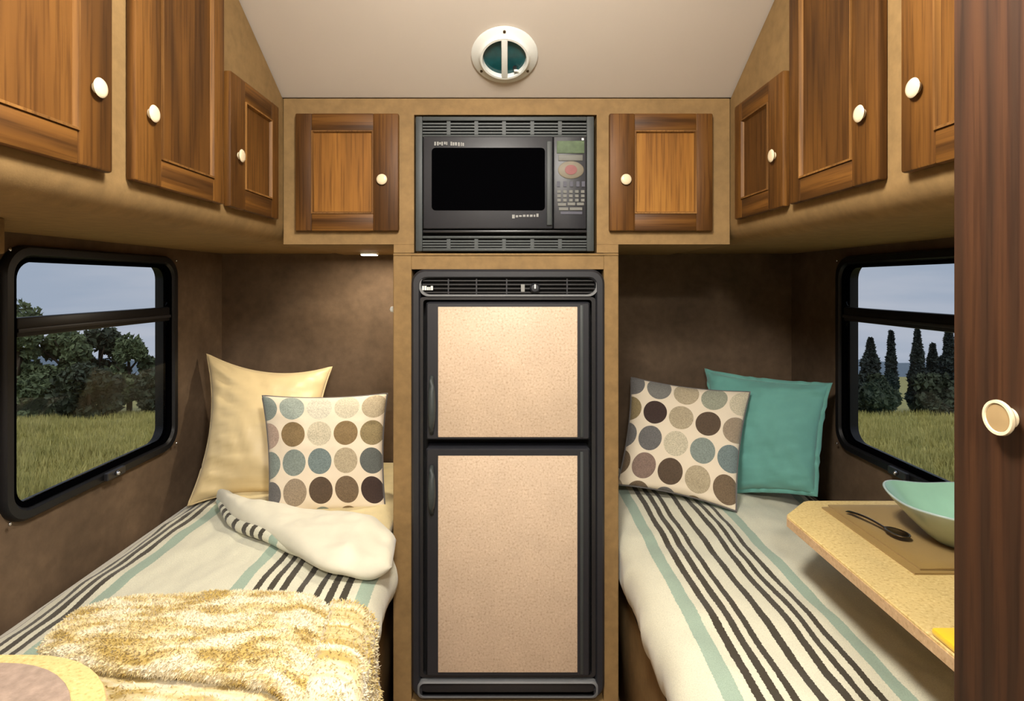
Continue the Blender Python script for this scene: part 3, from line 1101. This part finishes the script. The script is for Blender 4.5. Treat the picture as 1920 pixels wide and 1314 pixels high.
# turned back corner of the left duvet
fr = [(-1.03, 1.985), (-.88, 1.81), (-.72, 1.69), (-.60, 1.585), (-.50, 1.50), (-.43, 1.475), (-.37, 1.505), (-.318, 1.55)]
bk = [(-1.03, 1.995), (-.90, 1.91), (-.76, 1.855), (-.62, 1.825), (-.52, 1.815), (-.45, 1.80), (-.39, 1.775), (-.338, 1.715)]
fold = puff('turned_back_corner', fr, bk, bed_z, .080, M['cream'], dl, 70, 36, (14, 3.0), .012, seed=3)
M['sheet'] = cloth('pale_gold_sheet', srgb(214, 196, 146), .1, 14, 240, .9, .3, .6)
sheet = puff('bed_sheet', [(-1.02, 1.99), (-.86, 1.84), (-.68, 1.74), (-.5, 1.70), (-.372, 1.66)], [(-1.0, 2.42), (-.86, 2.425), (-.68, 2.425), (-.5, 2.425), (-.372, 2.425)],
             lambda x, y: bed_z(x, y) + .004, .022, M['sheet'], None, 50, 40, (20, 20), .006, seed=21)
tag(sheet, 'pale gold sheet under the pillows at the head of the left bed', 'sheet')
edge = catmull([(x, y, 0) for x, y in fr], 90)
pts = [Vector((p.x, p.y + .004 + .020 * smooth(34, 61, i), bed_z(p.x, p.y) + .026 + .004 * math.sin(i * .2))) for i, p in enumerate(edge)][:62]
v, f = tubegeo(pts, [.003 + .017 * max(0, math.sin(math.pi * i / 61)) ** .6 for i in range(62)], 12)
uv = []
for i in range(62):
    for k in range(12): uv.append((.35 + .045 + (i - 8) / 34 * .27, 0))
mk('striped_hem', v, f, M['stripe_l'], dl, uvs=uv, smooth=True)

# ------------------------------------------------------------------ fleece throw on the left bed
thr = thing('fleece_throw', (-.6, 1.1, E - .79), 'folded fuzzy gold and cream fleece throw on the left bed', 'blanket')
lo_front = [(-.90, .70), (-.70, .68), (-.5, .68), (-.30, .70)]
lo_back = [(-.90, 1.20), (-.7, 1.23), (-.5, 1.23), (-.30, 1.22)]
l1 = puff('lower_fold', lo_front, lo_back, bed_z, .05, M['fuzzy'], thr, 60, 50, (10, 12), .008, seed=11)
up_front = [(-.925, 1.10), (-.80, 1.06), (-.63, 1.045), (-.47, 1.02), (-.285, .98)]
up_back = [(-.935, 1.22), (-.80, 1.275), (-.63, 1.29), (-.47, 1.275), (-.30, 1.24)]
l2 = puff('upper_fold', up_front, up_back, lambda x, y: bed_z(x, y) + .034, .076, M['fuzzy'], thr, 70, 40, (10, 3.0), .012, seed=17)
# side hanging over the bed edge
V, U, Fc = [], [], []
prf = [(.36, -.70), (.305, -.705), (.272, -.74), (.262, -.82), (.258, -.92), (.262, -1.02), (.268, -1.10),
       (.292, -1.10), (.298, -1.0), (.300, -.90), (.305, -.82), (.33, -.765), (.36, -.755)]
pc = catmull([(x, 0, z) for x, z in prf], 60)
NY = 50
for j in range(NY + 1):
    y = .70 + .55 * j / NY
    for i, p in enumerate(pc):
        ex = .030 * smooth(1.0, 1.32, y)
        ez = -.045 * smooth(1.05, .98, y) * smooth(-.80, -.72, p.z)
        bul = .010 * nz(y * 14, p.z * 10, 5) + .004 * nz(y * 40, p.z * 30, 5)
        V.append((-(p.x + ex + bul), y, E + p.z + ez - .03 * smooth(1.22, 1.30, y) * smooth(-.85, -.72, p.z)))
        U.append((p.z, y))
n = len(pc)
for j in range(NY):
    for i in range(n):
        k2 = (i + 1) % n
        Fc.append([j * n + i, j * n + k2, j * n + n + k2, j * n + n + i])
Fc += [list(range(n)), [NY * n + i for i in range(n)][::-1]]
l3 = mk('hanging_side', V, Fc, M['fuzzy'], thr, uvs=U, smooth=True)


def pile(src, count, length, mat, parent):
    """short fibres standing on a fleece surface, joined into one part"""
    me = src.data
    me.calc_loop_triangles()
    tris = me.loop_triangles
    ar = [t.area for t in tris]
    tot = sum(ar)
    uvl = me.uv_layers[0].data if me.uv_layers else None
    rnd = random.Random(5)
    V, U, Fc = [], [], []
    cum, s = [], 0
    for a in ar:
        s += a; cum.append(s)
    import bisect
    off = WLOC[parent.name]
    for _ in range(count):
        t = tris[min(len(tris) - 1, bisect.bisect(cum, rnd.random() * tot))]
        a, b = rnd.random(), rnd.random()
        if a + b > 1: a, b = 1 - a, 1 - b
        p = [me.vertices[i].co for i in t.vertices]
        q = p[0] + (p[1] - p[0]) * a + (p[2] - p[0]) * b
        uvp = [uvl[i].uv for i in t.loops]
        uv = uvp[0] + (uvp[1] - uvp[0]) * a + (uvp[2] - uvp[0]) * b
        nn = t.normal
        d = (nn + Vector((rnd.uniform(-.8, .8), rnd.uniform(-.8, .8), rnd.uniform(-.8, .5)))).normalized()
        sd = d.cross(Vector((rnd.uniform(-1, 1), rnd.uniform(-1, 1), rnd.uniform(-1, 1)))).normalized()
        ln = length * rnd.uniform(.5, 1.2)
        w = .0022
        k = len(V)
        V += [q + sd * w + off, q - sd * w + off, q + d * ln + off]
        U += [uv] * 3
        Fc.append([k, k + 1, k + 2])
    o = mk('pile', V, Fc, mat, parent, uvs=U)
    o['kind'] = 'stuff'
    return o


pile(l2, 30000, .007, M['fuzzy'], thr)
pile(l1, 9000, .007, M['fuzzy'], thr)
pile(l3, 14000, .008, M['fuzzy'], thr)

# ------------------------------------------------------------------ pillows


def pillow(name, corners, T, mat, label, cat='pillow', pinch=.07, uvscale=(1, 1), wr=.004, seed=0.0, trim=None, trimmat=None, group=None, rot=0, n=40, fold=0.0):
    tl, tr, br, bl = [Vector(c) for c in corners]
    nrm = ((tr - tl).cross(bl - tl)).normalized()
    if nrm.y > 0: nrm = -nrm
    cen = (tl + tr + br + bl) / 4
    V, U, Fc = [], [], []

    def pos(u, w):
        # u left->right, w bottom->top in [-1,1]; edges pulled in between the corners
        uu = u * (1 - pinch * (1 - w * w))
        ww = w * (1 - pinch * (1 - u * u))
        a, b = (uu + 1) / 2, (ww + 1) / 2
        return (bl.lerp(br, a)).lerp(tl.lerp(tr, a), b)
    for side in (1, -1):
        for j in range(n + 1):
            for i in range(n + 1):
                u = math.sin(math.pi / 2 * (2 * i / n - 1)); w = math.sin(math.pi / 2 * (2 * j / n - 1))
                p = pos(u, w)
                k = ((1 - u * u) * (1 - w * w)) ** .42
                e = min(1, 3 * k)
                d = T * k * (1 + .12 * nz(u * 1.4, w * 1.4, seed))
                d += wr * e * (nz(u * 3, w * 9, seed + 2) + .6 * nz(u * 7 + w * 3, w * 4, seed + 4))
                d += fold * math.exp(-((u + .75) / .3) ** 2) * math.sin(w * 26 + u * 8) * e
                V.append(p + nrm * d * side)
                a, b = (u + 1) / 2, (1 - w) / 2
                ca, sa = math.cos(rot), math.sin(rot)
                a2, b2 = (a - .5) * ca - (b - .5) * sa + .5, (a - .5) * sa + (b - .5) * ca + .5
                U.append((a2 * uvscale[0], b2 * uvscale[1]))
    m = n + 1
    o = m * m
    for side in (0, 1):
        for j in range(n):
            for i in range(n):
                a = side * o + j * m + i
                q = [a, a + 1, a + m + 1, a + m]
                Fc.append(q if side == 0 else q[::-1])
    root = thing(name, (cen.x, cen.y, min(v.z for v in V)), label, cat, group)
    ob = mk('cushion', V, Fc, mat, root, uvs=U, smooth=True)
    bm = bmesh.new(); bm.from_mesh(ob.data)
    bmesh.ops.remove_doubles(bm, verts=bm.verts, dist=.0003)
    bmesh.ops.recalc_face_normals(bm, faces=bm.faces)
    bm.to_mesh(ob.data); bm.free()
    ob.data.shade_smooth()
    ring = []
    for i in range(n): ring.append((2 * i / n - 1, 1))
    for i in range(n): ring.append((1, 1 - 2 * i / n))
    for i in range(n): ring.append((1 - 2 * i / n, -1))
    for i in range(n): ring.append((-1, -1 + 2 * i / n))
    if trim == 'piping':
        v, f = tubegeo([pos(*q) for q in ring], .004, 8, closed=True)
        mk('piping', v, f, trimmat, root, smooth=True)
    if trim == 'flange':
        V, Fc = [], []
        N = len(ring)
        for i, q in enumerate(ring):
            p = pos(*q)
            out = (p - cen).normalized()
            wv = nrm * .006 * math.sin(i * .9 + 2 * math.sin(i * .37))
            V += [p - out * .012 + nrm * .004, p + out * .014 + wv + nrm * .002, p + out * .014 + wv - nrm * .002, p - out * .012 - nrm * .004]
        for i in range(N):
            j = (i + 1) % N
            for k in range(4):
                Fc.append([i * 4 + k, j * 4 + k, j * 4 + (k + 1) % 4, i * 4 + (k + 1) % 4])
        mk('ruffled_edge', V, Fc, trimmat, root, smooth=True)
    return root


TG, TQ, PC, TP, LTP, OB, BR, DB, VD, OL = (128, 138, 130), (112, 126, 124), (196, 186, 160), (150, 134, 112), (172, 158, 130), (128, 106, 70), (110, 92, 70), (84, 68, 52), (58, 42, 36), (136, 120, 84)
PNK, SL, MV = (176, 152, 134), (104, 102, 100), (132, 110, 98)
tabL = [[TG, (150, 160, 150), (206, 200, 180), (196, 188, 164), LTP],
        [PNK, OB, PC, OB, OL],
        [TG, TG, TQ, LTP, (92, 96, 92)],
        [SL, TP, DB, BR, VD],
        [TP, BR, TG, OB, TP]]
tabR = [[SL, (118, 116, 110), LTP, (150, 152, 132), PC],
        [OL, VD, LTP, DB, TP],
        [SL, SL, PC, TG, TQ],
        [BR, MV, DB, LTP, BR],
        [TP, BR, SL, OB, VD]]
M['dots_l'] = dots('dotted_cotton_a', tabL, 5, 5, (.45, .02))
M['dots_r'] = dots('dotted_cotton_b', tabR, 5, 5, (.55, .14))

pillow('throw_pillow', [W(388, 664, 2.24), W(622, 688, 2.36), W(610, 955, 2.10), W(352, 948, 2.02)], .09, M['gold'],
       'plain gold satin pillow leaning in the corner of the left bed', pinch=.19, wr=.008, seed=1, fold=.008, trim='piping', trimmat=M['gold'])
pillow('throw_pillow', [W(492, 742, 2.05), W(726, 738, 2.11), W(722, 958, 1.95), W(504, 972, 1.88)], .06, M['dots_l'],
       'dotted throw pillow on the left bed in front of the gold one', pinch=.065, uvscale=(4.45, 4.15), seed=5, trim='piping', trimmat=M['piping'], group='dotted throw pillows')
pillow('throw_pillow', [W(1184, 708, 2.29), W(1406, 735, 2.14), W(1380, 958, 1.93), W(1158, 908, 2.11)], .055, M['dots_r'],
       'dotted throw pillow on the right bed beside the teal one', pinch=.07, uvscale=(4.2, 4.0), seed=9, trim='piping', trimmat=M['piping'], group='dotted throw pillows', rot=R(-4))
pillow('throw_pillow', [W(1325, 695, 2.37), W(1555, 722, 2.04), W(1528, 925, 1.95), W(1345, 925, 2.16)], .065, M['teal'],
       'plain teal pillow with ruffled edge leaning by the right window', pinch=.08, seed=13, wr=.010, trim='flange', trimmat=M['teal'])

# ------------------------------------------------------------------ tables


def slab(outline, z0, z1, bev=.004):
    def t3(a, b, h): return Vector((a, b, h))
    c = Vector((sum(p[0] for p in outline) / len(outline), sum(p[1] for p in outline) / len(outline)))
    ins = [((p[0] - c.x) * .99 + c.x, (p[1] - c.y) * .99 + c.y) for p in outline]
    return ringgeo([(outline, z0), (outline, z1 - .002), (ins, z1)], t3, cap=True)


TZ = E - .60
root = thing('dining_table', (WX - .01, 1.1, TZ - .10), 'golden speckled table with clipped corner over the right bed', 'table')
out = [(.722, .64), (.722, 1.440), (.730, 1.456), (.815, 1.538), (.832, 1.544), (WX - .003, 1.544), (WX - .003, .64)]
v, f = slab(out, TZ - .006, TZ)
mk('tabletop', v, f, M['cork_gold'], root)
out2 = [(.7205, .64), (.7205, 1.441), (.729, 1.4575), (.8145, 1.540), (.8315, 1.546), (WX - .003, 1.546), (WX - .003, .64)]
v, f = ringgeo([(out2, TZ - .026), (out2, TZ - .0055)], lambda a, b, h: Vector((a, b, h)), cap=True)
mk('edging', v, f, M['edging'], root)
box('wall_cleat', WX - .03, WX - .002, .66, 1.53, TZ - .075, TZ - .0265, M['wood_dark'], root, .003)
for y in (.75, 1.40):
    v, f = tubegeo([(WX - .006, y, TZ - .19), (WX - .012, y, TZ - .185), (.93, y, TZ - .045), (.92, y, TZ - .030)], .007, 8)
    mk('bracket', v, f, M['chrome'], root, smooth=True)

# napkin, spoon, bowl, yellow cloth
nap = thing('folded_napkin', (1.0, 1.31, TZ), 'tan folded cloth napkin under the spoon and bowl on the table', 'napkin')
for nm, x0, y0, z0, sd in (('lower_layer', .838, 1.150, 0.0005, 1), ('upper_layer', .855, 1.158, .006, 2)):
    x1, y1 = 1.165, 1.490
    V, Fc = [], []
    N = 24
    for s_ in (0, 1):
        for j in range(N + 1):
            for i in range(N + 1):
                x = x0 + (x1 - x0) * i / N; y = y0 + (y1 - y0) * j / N
                e = min(i, N - i, j, N - j)
                t = .0055 * (1 - .35 * (e == 0)) + .0009 * nz(x * 16, y * 16, sd)
                V.append((x, y, TZ + z0 + (t if s_ else 0)))
    m = N + 1
    for s_ in (0, 1):
        for j in range(N):
            for i in range(N):
                a = s_ * m * m + j * m + i
                q = [a, a + 1, a + m + 1, a + m]
                Fc.append(q[::-1] if s_ == 0 else q)
    bd = [i for i in range(m)] + [j * m + N for j in range(1, m)] + [N * m + i for i in range(N - 1, -1, -1)] + [j * m for j in range(N - 1, 0, -1)]
    for a, b in zip(bd, bd[1:] + bd[:1]): Fc.append([a, b, b + m * m, a + m * m])
    mk(nm, V, Fc, M['napkin'], nap, auto=50)

NZt = TZ + .0125
root = thing('spoon', (.89, 1.34, NZt), 'dark metal spoon lying on the napkin beside the bowl', 'spoon')
a, b = Vector((.868, 1.425, NZt + .006)), Vector((.907, 1.268, NZt + .008))
dv = (b - a).normalized(); pv = Vector((-dv.y, dv.x, 0))
V, Fc = [], []
K = 12
for i in range(17):
    t = i / 16
    p = a.lerp(b, t * .70)
    w = .0075 - .004 * math.sin(t * math.pi * .55) + .001 * t
    zz = .006 * math.sin(t * math.pi)
    for k in range(K):
        an = 2 * math.pi * k / K
        V.append(p + pv * w * math.cos(an) + Vector((0, 0, zz + .002 * math.sin(an))))
for i in range(16):
    for k in range(K):
        Fc.append([i * K + k, i * K + (k + 1) % K, i * K + K + (k + 1) % K, i * K + K + k])
Fc += [list(range(K)), [16 * K + k for k in range(K)]]
mk('handle', V, Fc, M['pewter'], root, smooth=True)
c = a.lerp(b, .84)
V, Fc = [], []
NR, NA = 8, 28
for s_ in (0, 1):
    for r_ in range(NR + 1):
        for k in range(NA):
            an = 2 * math.pi * k / NA
            rr = r_ / NR
            V.append(c + dv * .030 * rr * math.cos(an) + pv * .020 * rr * math.sin(an) * (1 + .12 * math.cos(an)) + Vector((0, 0, -.0085 * (1 - rr * rr) + .004 + (.0015 if s_ else 0))))
for s_ in (0, 1):
    o_ = s_ * (NR + 1) * NA
    for r_ in range(NR):
        for k in range(NA):
            q = [o_ + r_ * NA + k, o_ + r_ * NA + (k + 1) % NA, o_ + r_ * NA + NA + (k + 1) % NA, o_ + r_ * NA + NA + k]
            Fc.append(q)
o_ = (NR + 1) * NA
for k in range(NA):
    Fc.append([NR * NA + k, NR * NA + (k + 1) % NA, o_ + NR * NA + (k + 1) % NA, o_ + NR * NA + k])
mk('spoon_bowl', V, Fc, M['pewter'], root, smooth=True)

root = thing('serving_bowl', (1.02, 1.27, NZt), 'pale teal square ceramic bowl on the table beside the wardrobe', 'bowl')
M['bowl_in'] = plain('celadon_glaze', srgb(160, 206, 182), .18, var=.04, bump=0, coat=.5)
M['bowl_out'] = plain('pale_blue_glaze', srgb(176, 196, 194), .25, var=.05, bump=0, coat=.3)
BC = Vector((1.022, 1.268, 0))


def sq(a, r, n=3.2):
    c_, s_ = math.cos(a), math.sin(a)
    k = (abs(c_) ** n + abs(s_) ** n) ** (-1 / n)
    return r * k * c_, r * k * s_


def bowlshell(prof):
    V, Fc = [], []
    NA = 72
    rot = R(-6)
    for (r, h, n) in prof:
        for k in range(NA):
            a = 2 * math.pi * k / NA
            x, y = sq(a, r, n)
            lift = .012 * (r / .128) ** 2 * (math.hypot(x, y) / max(r, 1e-6) - 1) / .2
            V.append((BC.x + x * math.cos(rot) - y * math.sin(rot), BC.y + x * math.sin(rot) + y * math.cos(rot), NZt + h + lift))
    for i in range(len(prof) - 1):
        for k in range(NA):
            Fc.append([i * NA + k, i * NA + (k + 1) % NA, i * NA + NA + (k + 1) % NA, i * NA + NA + k])
    return V, Fc


v, f = bowlshell([(.0005, .001, 2), (.045, .001, 2), (.048, .004, 2), (.062, .014, 2.2), (.088, .040, 2.6), (.112, .068, 3), (.1265, .086, 3.2), (.128, .089, 3.2), (.1265, .091, 3.2), (.124, .0905, 3.2)])
mk('shell', v, f, M['bowl_out'], root, smooth=True)
v, f = bowlshell([(.1242, .0905, 3.2), (.119, .084, 3.2), (.106, .068, 3), (.082, .042, 2.6), (.056, .018, 2.2), (.035, .010, 2), (.0005, .009, 2)])
mk('glazed_inside', v, f, M['bowl_in'], root, smooth=True)

V, Fc = boxgeo(.7225, .79, .86, .955, TZ + .0005, TZ + .014, .005)
tag(mk('folded_cloth', V, Fc, M['yellow'], auto=40), 'small bright yellow folded cloth at the table edge by the wardrobe', 'cloth')

# left foreground table with mat
root = thing('side_table', (-WX + .01, .6, TZ - .10), 'rounded golden speckled table in the lower left foreground', 'table')


def rounded(x_in, y_back, r, y_near):
    pts = [(-WX + .003, y_near), (x_in, y_near)]
    for i in range(13):
        a = R(90 * i / 12)
        pts.append((x_in - r + r * math.cos(a), y_back - r + r * math.sin(a)))
    pts.append((-WX + .003, y_back))
    return pts


o1 = rounded(-.535, .905, .23, .15)
v, f = slab(o1, TZ - .006, TZ)
mk('tabletop', v, f, M['cork_gold'], root)
o2 = rounded(-.5335, .9065, .2315, .15)
v, f = ringgeo([(o2, TZ - .026), (o2, TZ - .0055)], lambda a, b, h: Vector((a, b, h)), cap=True)
mk('edging', v, f, M['edging'], root)
box('wall_cleat', -WX + .002, -WX + .03, .17, .89, TZ - .075, TZ - .0265, M['wood_dark'], root, .003)
for y in (.3, .8):
    v, f = tubegeo([(-WX + .006, y, TZ - .19), (-WX + .012, y, TZ - .185), (-.93, y, TZ - .045), (-.92, y, TZ - .030)], .007, 8)
    mk('bracket', v, f, M['chrome'], root, smooth=True)
o3 = rounded(-.575, .877, .21, .30)
o3 = [(max(x, -1.18), y) for x, y in o3]
v, f = slab(o3, TZ + .0004, TZ + .006)
tag(mk('placemat', v, f, M['mat']), 'rosy grey woven placemat on the table in the lower left corner', 'placemat')

# ------------------------------------------------------------------ outside


def gz(x, y):
    z = -2.0 - .168 * max(y, 0)
    if y > 70: z = -2.0 - .168 * 70 - .16 * (y - 70)
    return E + z + .10 * nz(x * .25, y * .25, 3)


V, Fc = [], []
xs = [i * 3 - 150 for i in range(101)]
ys = [-20 + i * 3 for i in range(10)] + [10 + i * 5 for i in range(1, 70)]
for y in ys:
    for x in xs:
        V.append((x * (1 + max(0, y) / 60), y, gz(x, y)))
n = len(xs)
for j in range(len(ys) - 1):
    for i in range(n - 1):
        a = j * n + i
        Fc.append([a, a + 1, a + n + 1, a + n])
struct(mk('ground', V, Fc, M['ground'], smooth=True), 'dry grassy field sloping away outside the windows', 'ground')

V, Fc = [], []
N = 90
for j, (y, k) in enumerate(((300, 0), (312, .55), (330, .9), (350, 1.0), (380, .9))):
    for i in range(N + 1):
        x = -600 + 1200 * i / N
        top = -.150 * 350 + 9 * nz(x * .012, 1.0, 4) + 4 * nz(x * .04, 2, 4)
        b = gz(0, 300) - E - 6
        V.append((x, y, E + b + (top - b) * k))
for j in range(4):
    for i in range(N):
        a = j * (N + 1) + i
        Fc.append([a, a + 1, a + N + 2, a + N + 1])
struct(mk('hills', V, Fc, M['hill'], smooth=True), 'low haze-tinted wooded hills on the horizon', 'hills')


def grass(name, sx, lo, hi, count, label):
    rnd = random.Random(int(lo * 100))
    V, Fc = [], []
    for _ in range(count):
        y = 7.5 + 23 * rnd.random() ** 1.25
        x = sx * y * rnd.uniform(lo, hi)
        z = gz(x, y) - .02
        h = rnd.uniform(.12, .34) * (1 + .5 * nz(x * .5, y * .5))
        w = rnd.uniform(.012, .03)
        a = rnd.uniform(0, math.pi)
        dx, dy = math.cos(a) * w, math.sin(a) * w
        lx, ly = rnd.uniform(-.1, .1), rnd.uniform(-.1, .1)
        k = len(V)
        V += [(x - dx, y - dy, z), (x + dx, y + dy, z), (x + lx, y + ly, z + h)]
        Fc.append([k, k + 1, k + 2])
    o = mk(name, V, Fc, M['blade'])
    tag(o, label, 'grass', kind='stuff')


grass('field_grass', -1, .52, 1.0, 42000, 'dry yellow green grass seen through the left window')
grass('field_grass', 1, .52, .95, 36000, 'dry yellow green grass seen through the right window')


def leafcloud(pts, size, rnd):
    V, Fc = [], []
    for p in pts:
        a = Vector((rnd.gauss(0, 1), rnd.gauss(0, 1), rnd.gauss(0, 1))).normalized()
        b = a.cross(Vector((rnd.gauss(0, 1), rnd.gauss(0, 1), rnd.gauss(0, 1)))).normalized()
        s_ = size * rnd.uniform(.6, 1.3)
        k = len(V)
        V += [p + a * s_, p + b * s_ * .55, p - a * s_, p - b * s_ * .55]
        Fc.append([k, k + 1, k + 2, k + 3])
    return V, Fc


def tree(name, px, top, hw, base, d, mat, label, shape='round', n=2600, group='trees outside the windows'):
    rnd = random.Random(px * 7 + top)
    n = int(n * 2)
    b = W(px, base, d)
    H = (base - top) / F * d
    rw = hw / F * d
    b.z = gz(b.x, b.y)
    topz = W(px, top, d).z
    H = topz - b.z
    root = thing(name, b, label, 'tree' if shape != 'shrub' else 'shrub', group)
    pts = []
    if shape == 'cypress':
        for _ in range(n):
            t = rnd.random() ** .8
            r = rw * (1 - t ** 1.6) * min(1, .55 + t * 3) * math.sqrt(rnd.random())
            r *= 1 + .16 * math.sin(t * 23 + px)
            a = rnd.uniform(0, 2 * math.pi)
            pts.append(b + Vector((r * math.cos(a), r * math.sin(a), .05 * H + t * .95 * H)))
        size = .15
    else:
        blobs = []
        lowest = .05 if shape == 'shrub' else .22
        for _ in range(16):
            a = rnd.uniform(0, 2 * math.pi)
            t = rnd.uniform(lowest, .86)
            rr = rw * .75 * math.sqrt(rnd.random()) * math.sqrt(max(.05, 1 - ((t - .45) / .62) ** 2))
            blobs.append((b + Vector((rr * math.cos(a), rr * math.sin(a), t * H)), rw * rnd.uniform(.28, .5)))
        blobs.append((b + Vector((0, 0, .84 * H)), .16 * H))
        for _ in range(n):
            c_, r_ = rnd.choice(blobs)
            v_ = Vector((rnd.gauss(0, 1), rnd.gauss(0, 1), rnd.gauss(0, .8))).normalized() * r_ * rnd.random() ** .35
            q = c_ + v_
            q.z = min(max(q.z, b.z + .05), topz)
            pts.append(q)
        size = .17
    v, f = leafcloud(pts, size, rnd)
    mk('foliage', v, f, mat, root)
    pt = [b + Vector((0, 0, -.2)), b + Vector((.05, 0, H * .3)), b + Vector((-.05, .05, H * .62)), b + Vector((0, 0, H * .9))]
    r0 = max(.05, .035 * H)
    v, f = tubegeo(pt, [r0, r0 * .8, r0 * .5, r0 * .15], 8)
    mk('trunk', v, f, M['bark'], root, smooth=True)
    if shape == 'round':
        for k in range(4):
            a = rnd.uniform(0, 2 * math.pi)
            p0 = b + Vector((0, 0, H * (.3 + .12 * k)))
            p1 = p0 + Vector((rw * .6 * math.cos(a), rw * .6 * math.sin(a), H * .2))
            v, f = tubegeo([p0, p0.lerp(p1, .5) + Vector((0, 0, .05)), p1], [r0 * .45, r0 * .3, r0 * .1], 6)
            mk('branch', v, f, M['bark'], root, smooth=True)
    return root


tree('leafy_tree', 34, 560, 42, 768, 29, M['leaf1'], 'tallest olive green tree at the near edge of the left window', n=3600)
tree('leafy_tree', 118, 612, 58, 766, 30, M['leaf1'], 'broad olive green tree left of centre in the left window', n=4200)
tree('leafy_tree', 188, 606, 44, 766, 32, M['leaf2'], 'dark rounded tree in the middle of the left window', n=3600)
tree('leafy_tree', 242, 626, 42, 766, 31, M['leaf1'], 'lighter tree right of the dark one in the left window', n=3200)
tree('leafy_shrub', 165, 680, 62, 772, 27, M['leaf2'], 'wide dark shrub before the trees in the left window', 'shrub', n=3600)
tree('leafy_shrub', 282, 690, 36, 762, 30, M['leaf2'], 'dark shrub by the cypress in the left window', 'shrub', n=2400)
tree('leafy_shrub', 60, 708, 48, 772, 27.5, M['leaf1'], 'low grey green shrub at the near edge of the left window', 'shrub', n=2400)
tree('cypress_tree', 301, 640, 11, 762, 31, M['leaf3'], 'slim dark cypress at the far edge of the left window', 'cypress', n=1800)
tree('cypress_tree', 1632, 636, 26, 757, 30, M['leaf3'], 'broad dark conifer at the far edge of the right window', 'cypress', n=3200)
tree('cypress_tree', 1671, 622, 12, 757, 31, M['leaf3'], 'slim pointed cypress beside the broad conifer in the right window', 'cypress', n=2200)
tree('cypress_tree', 1720, 618, 17, 757, 30, M['leaf3'], 'tall cypress just right of the gap in the right window', 'cypress', n=2800)
tree('cypress_tree', 1749, 646, 20, 757, 32, M['leaf3'], 'shorter cypress between two tall ones in the right window', 'cypress', n=2600)
tree('cypress_tree', 1779, 612, 19, 757, 30, M['leaf3'], 'tall cypress nearest the wardrobe in the right window', 'cypress', n=3000)
tree('cypress_tree', 1806, 620, 18, 757, 31, M['leaf3'], 'cypress half hidden behind the wardrobe edge', 'cypress', n=2400)
tree('leafy_shrub', 1640, 702, 44, 756, 29.5, M['leaf2'], 'low dark shrub under the broad conifer in the right window', 'shrub', n=2600)
tree('leafy_shrub', 1752, 705, 44, 756, 29.5, M['leaf2'], 'low dark shrub under the tall cypresses in the right window', 'shrub', n=2600)
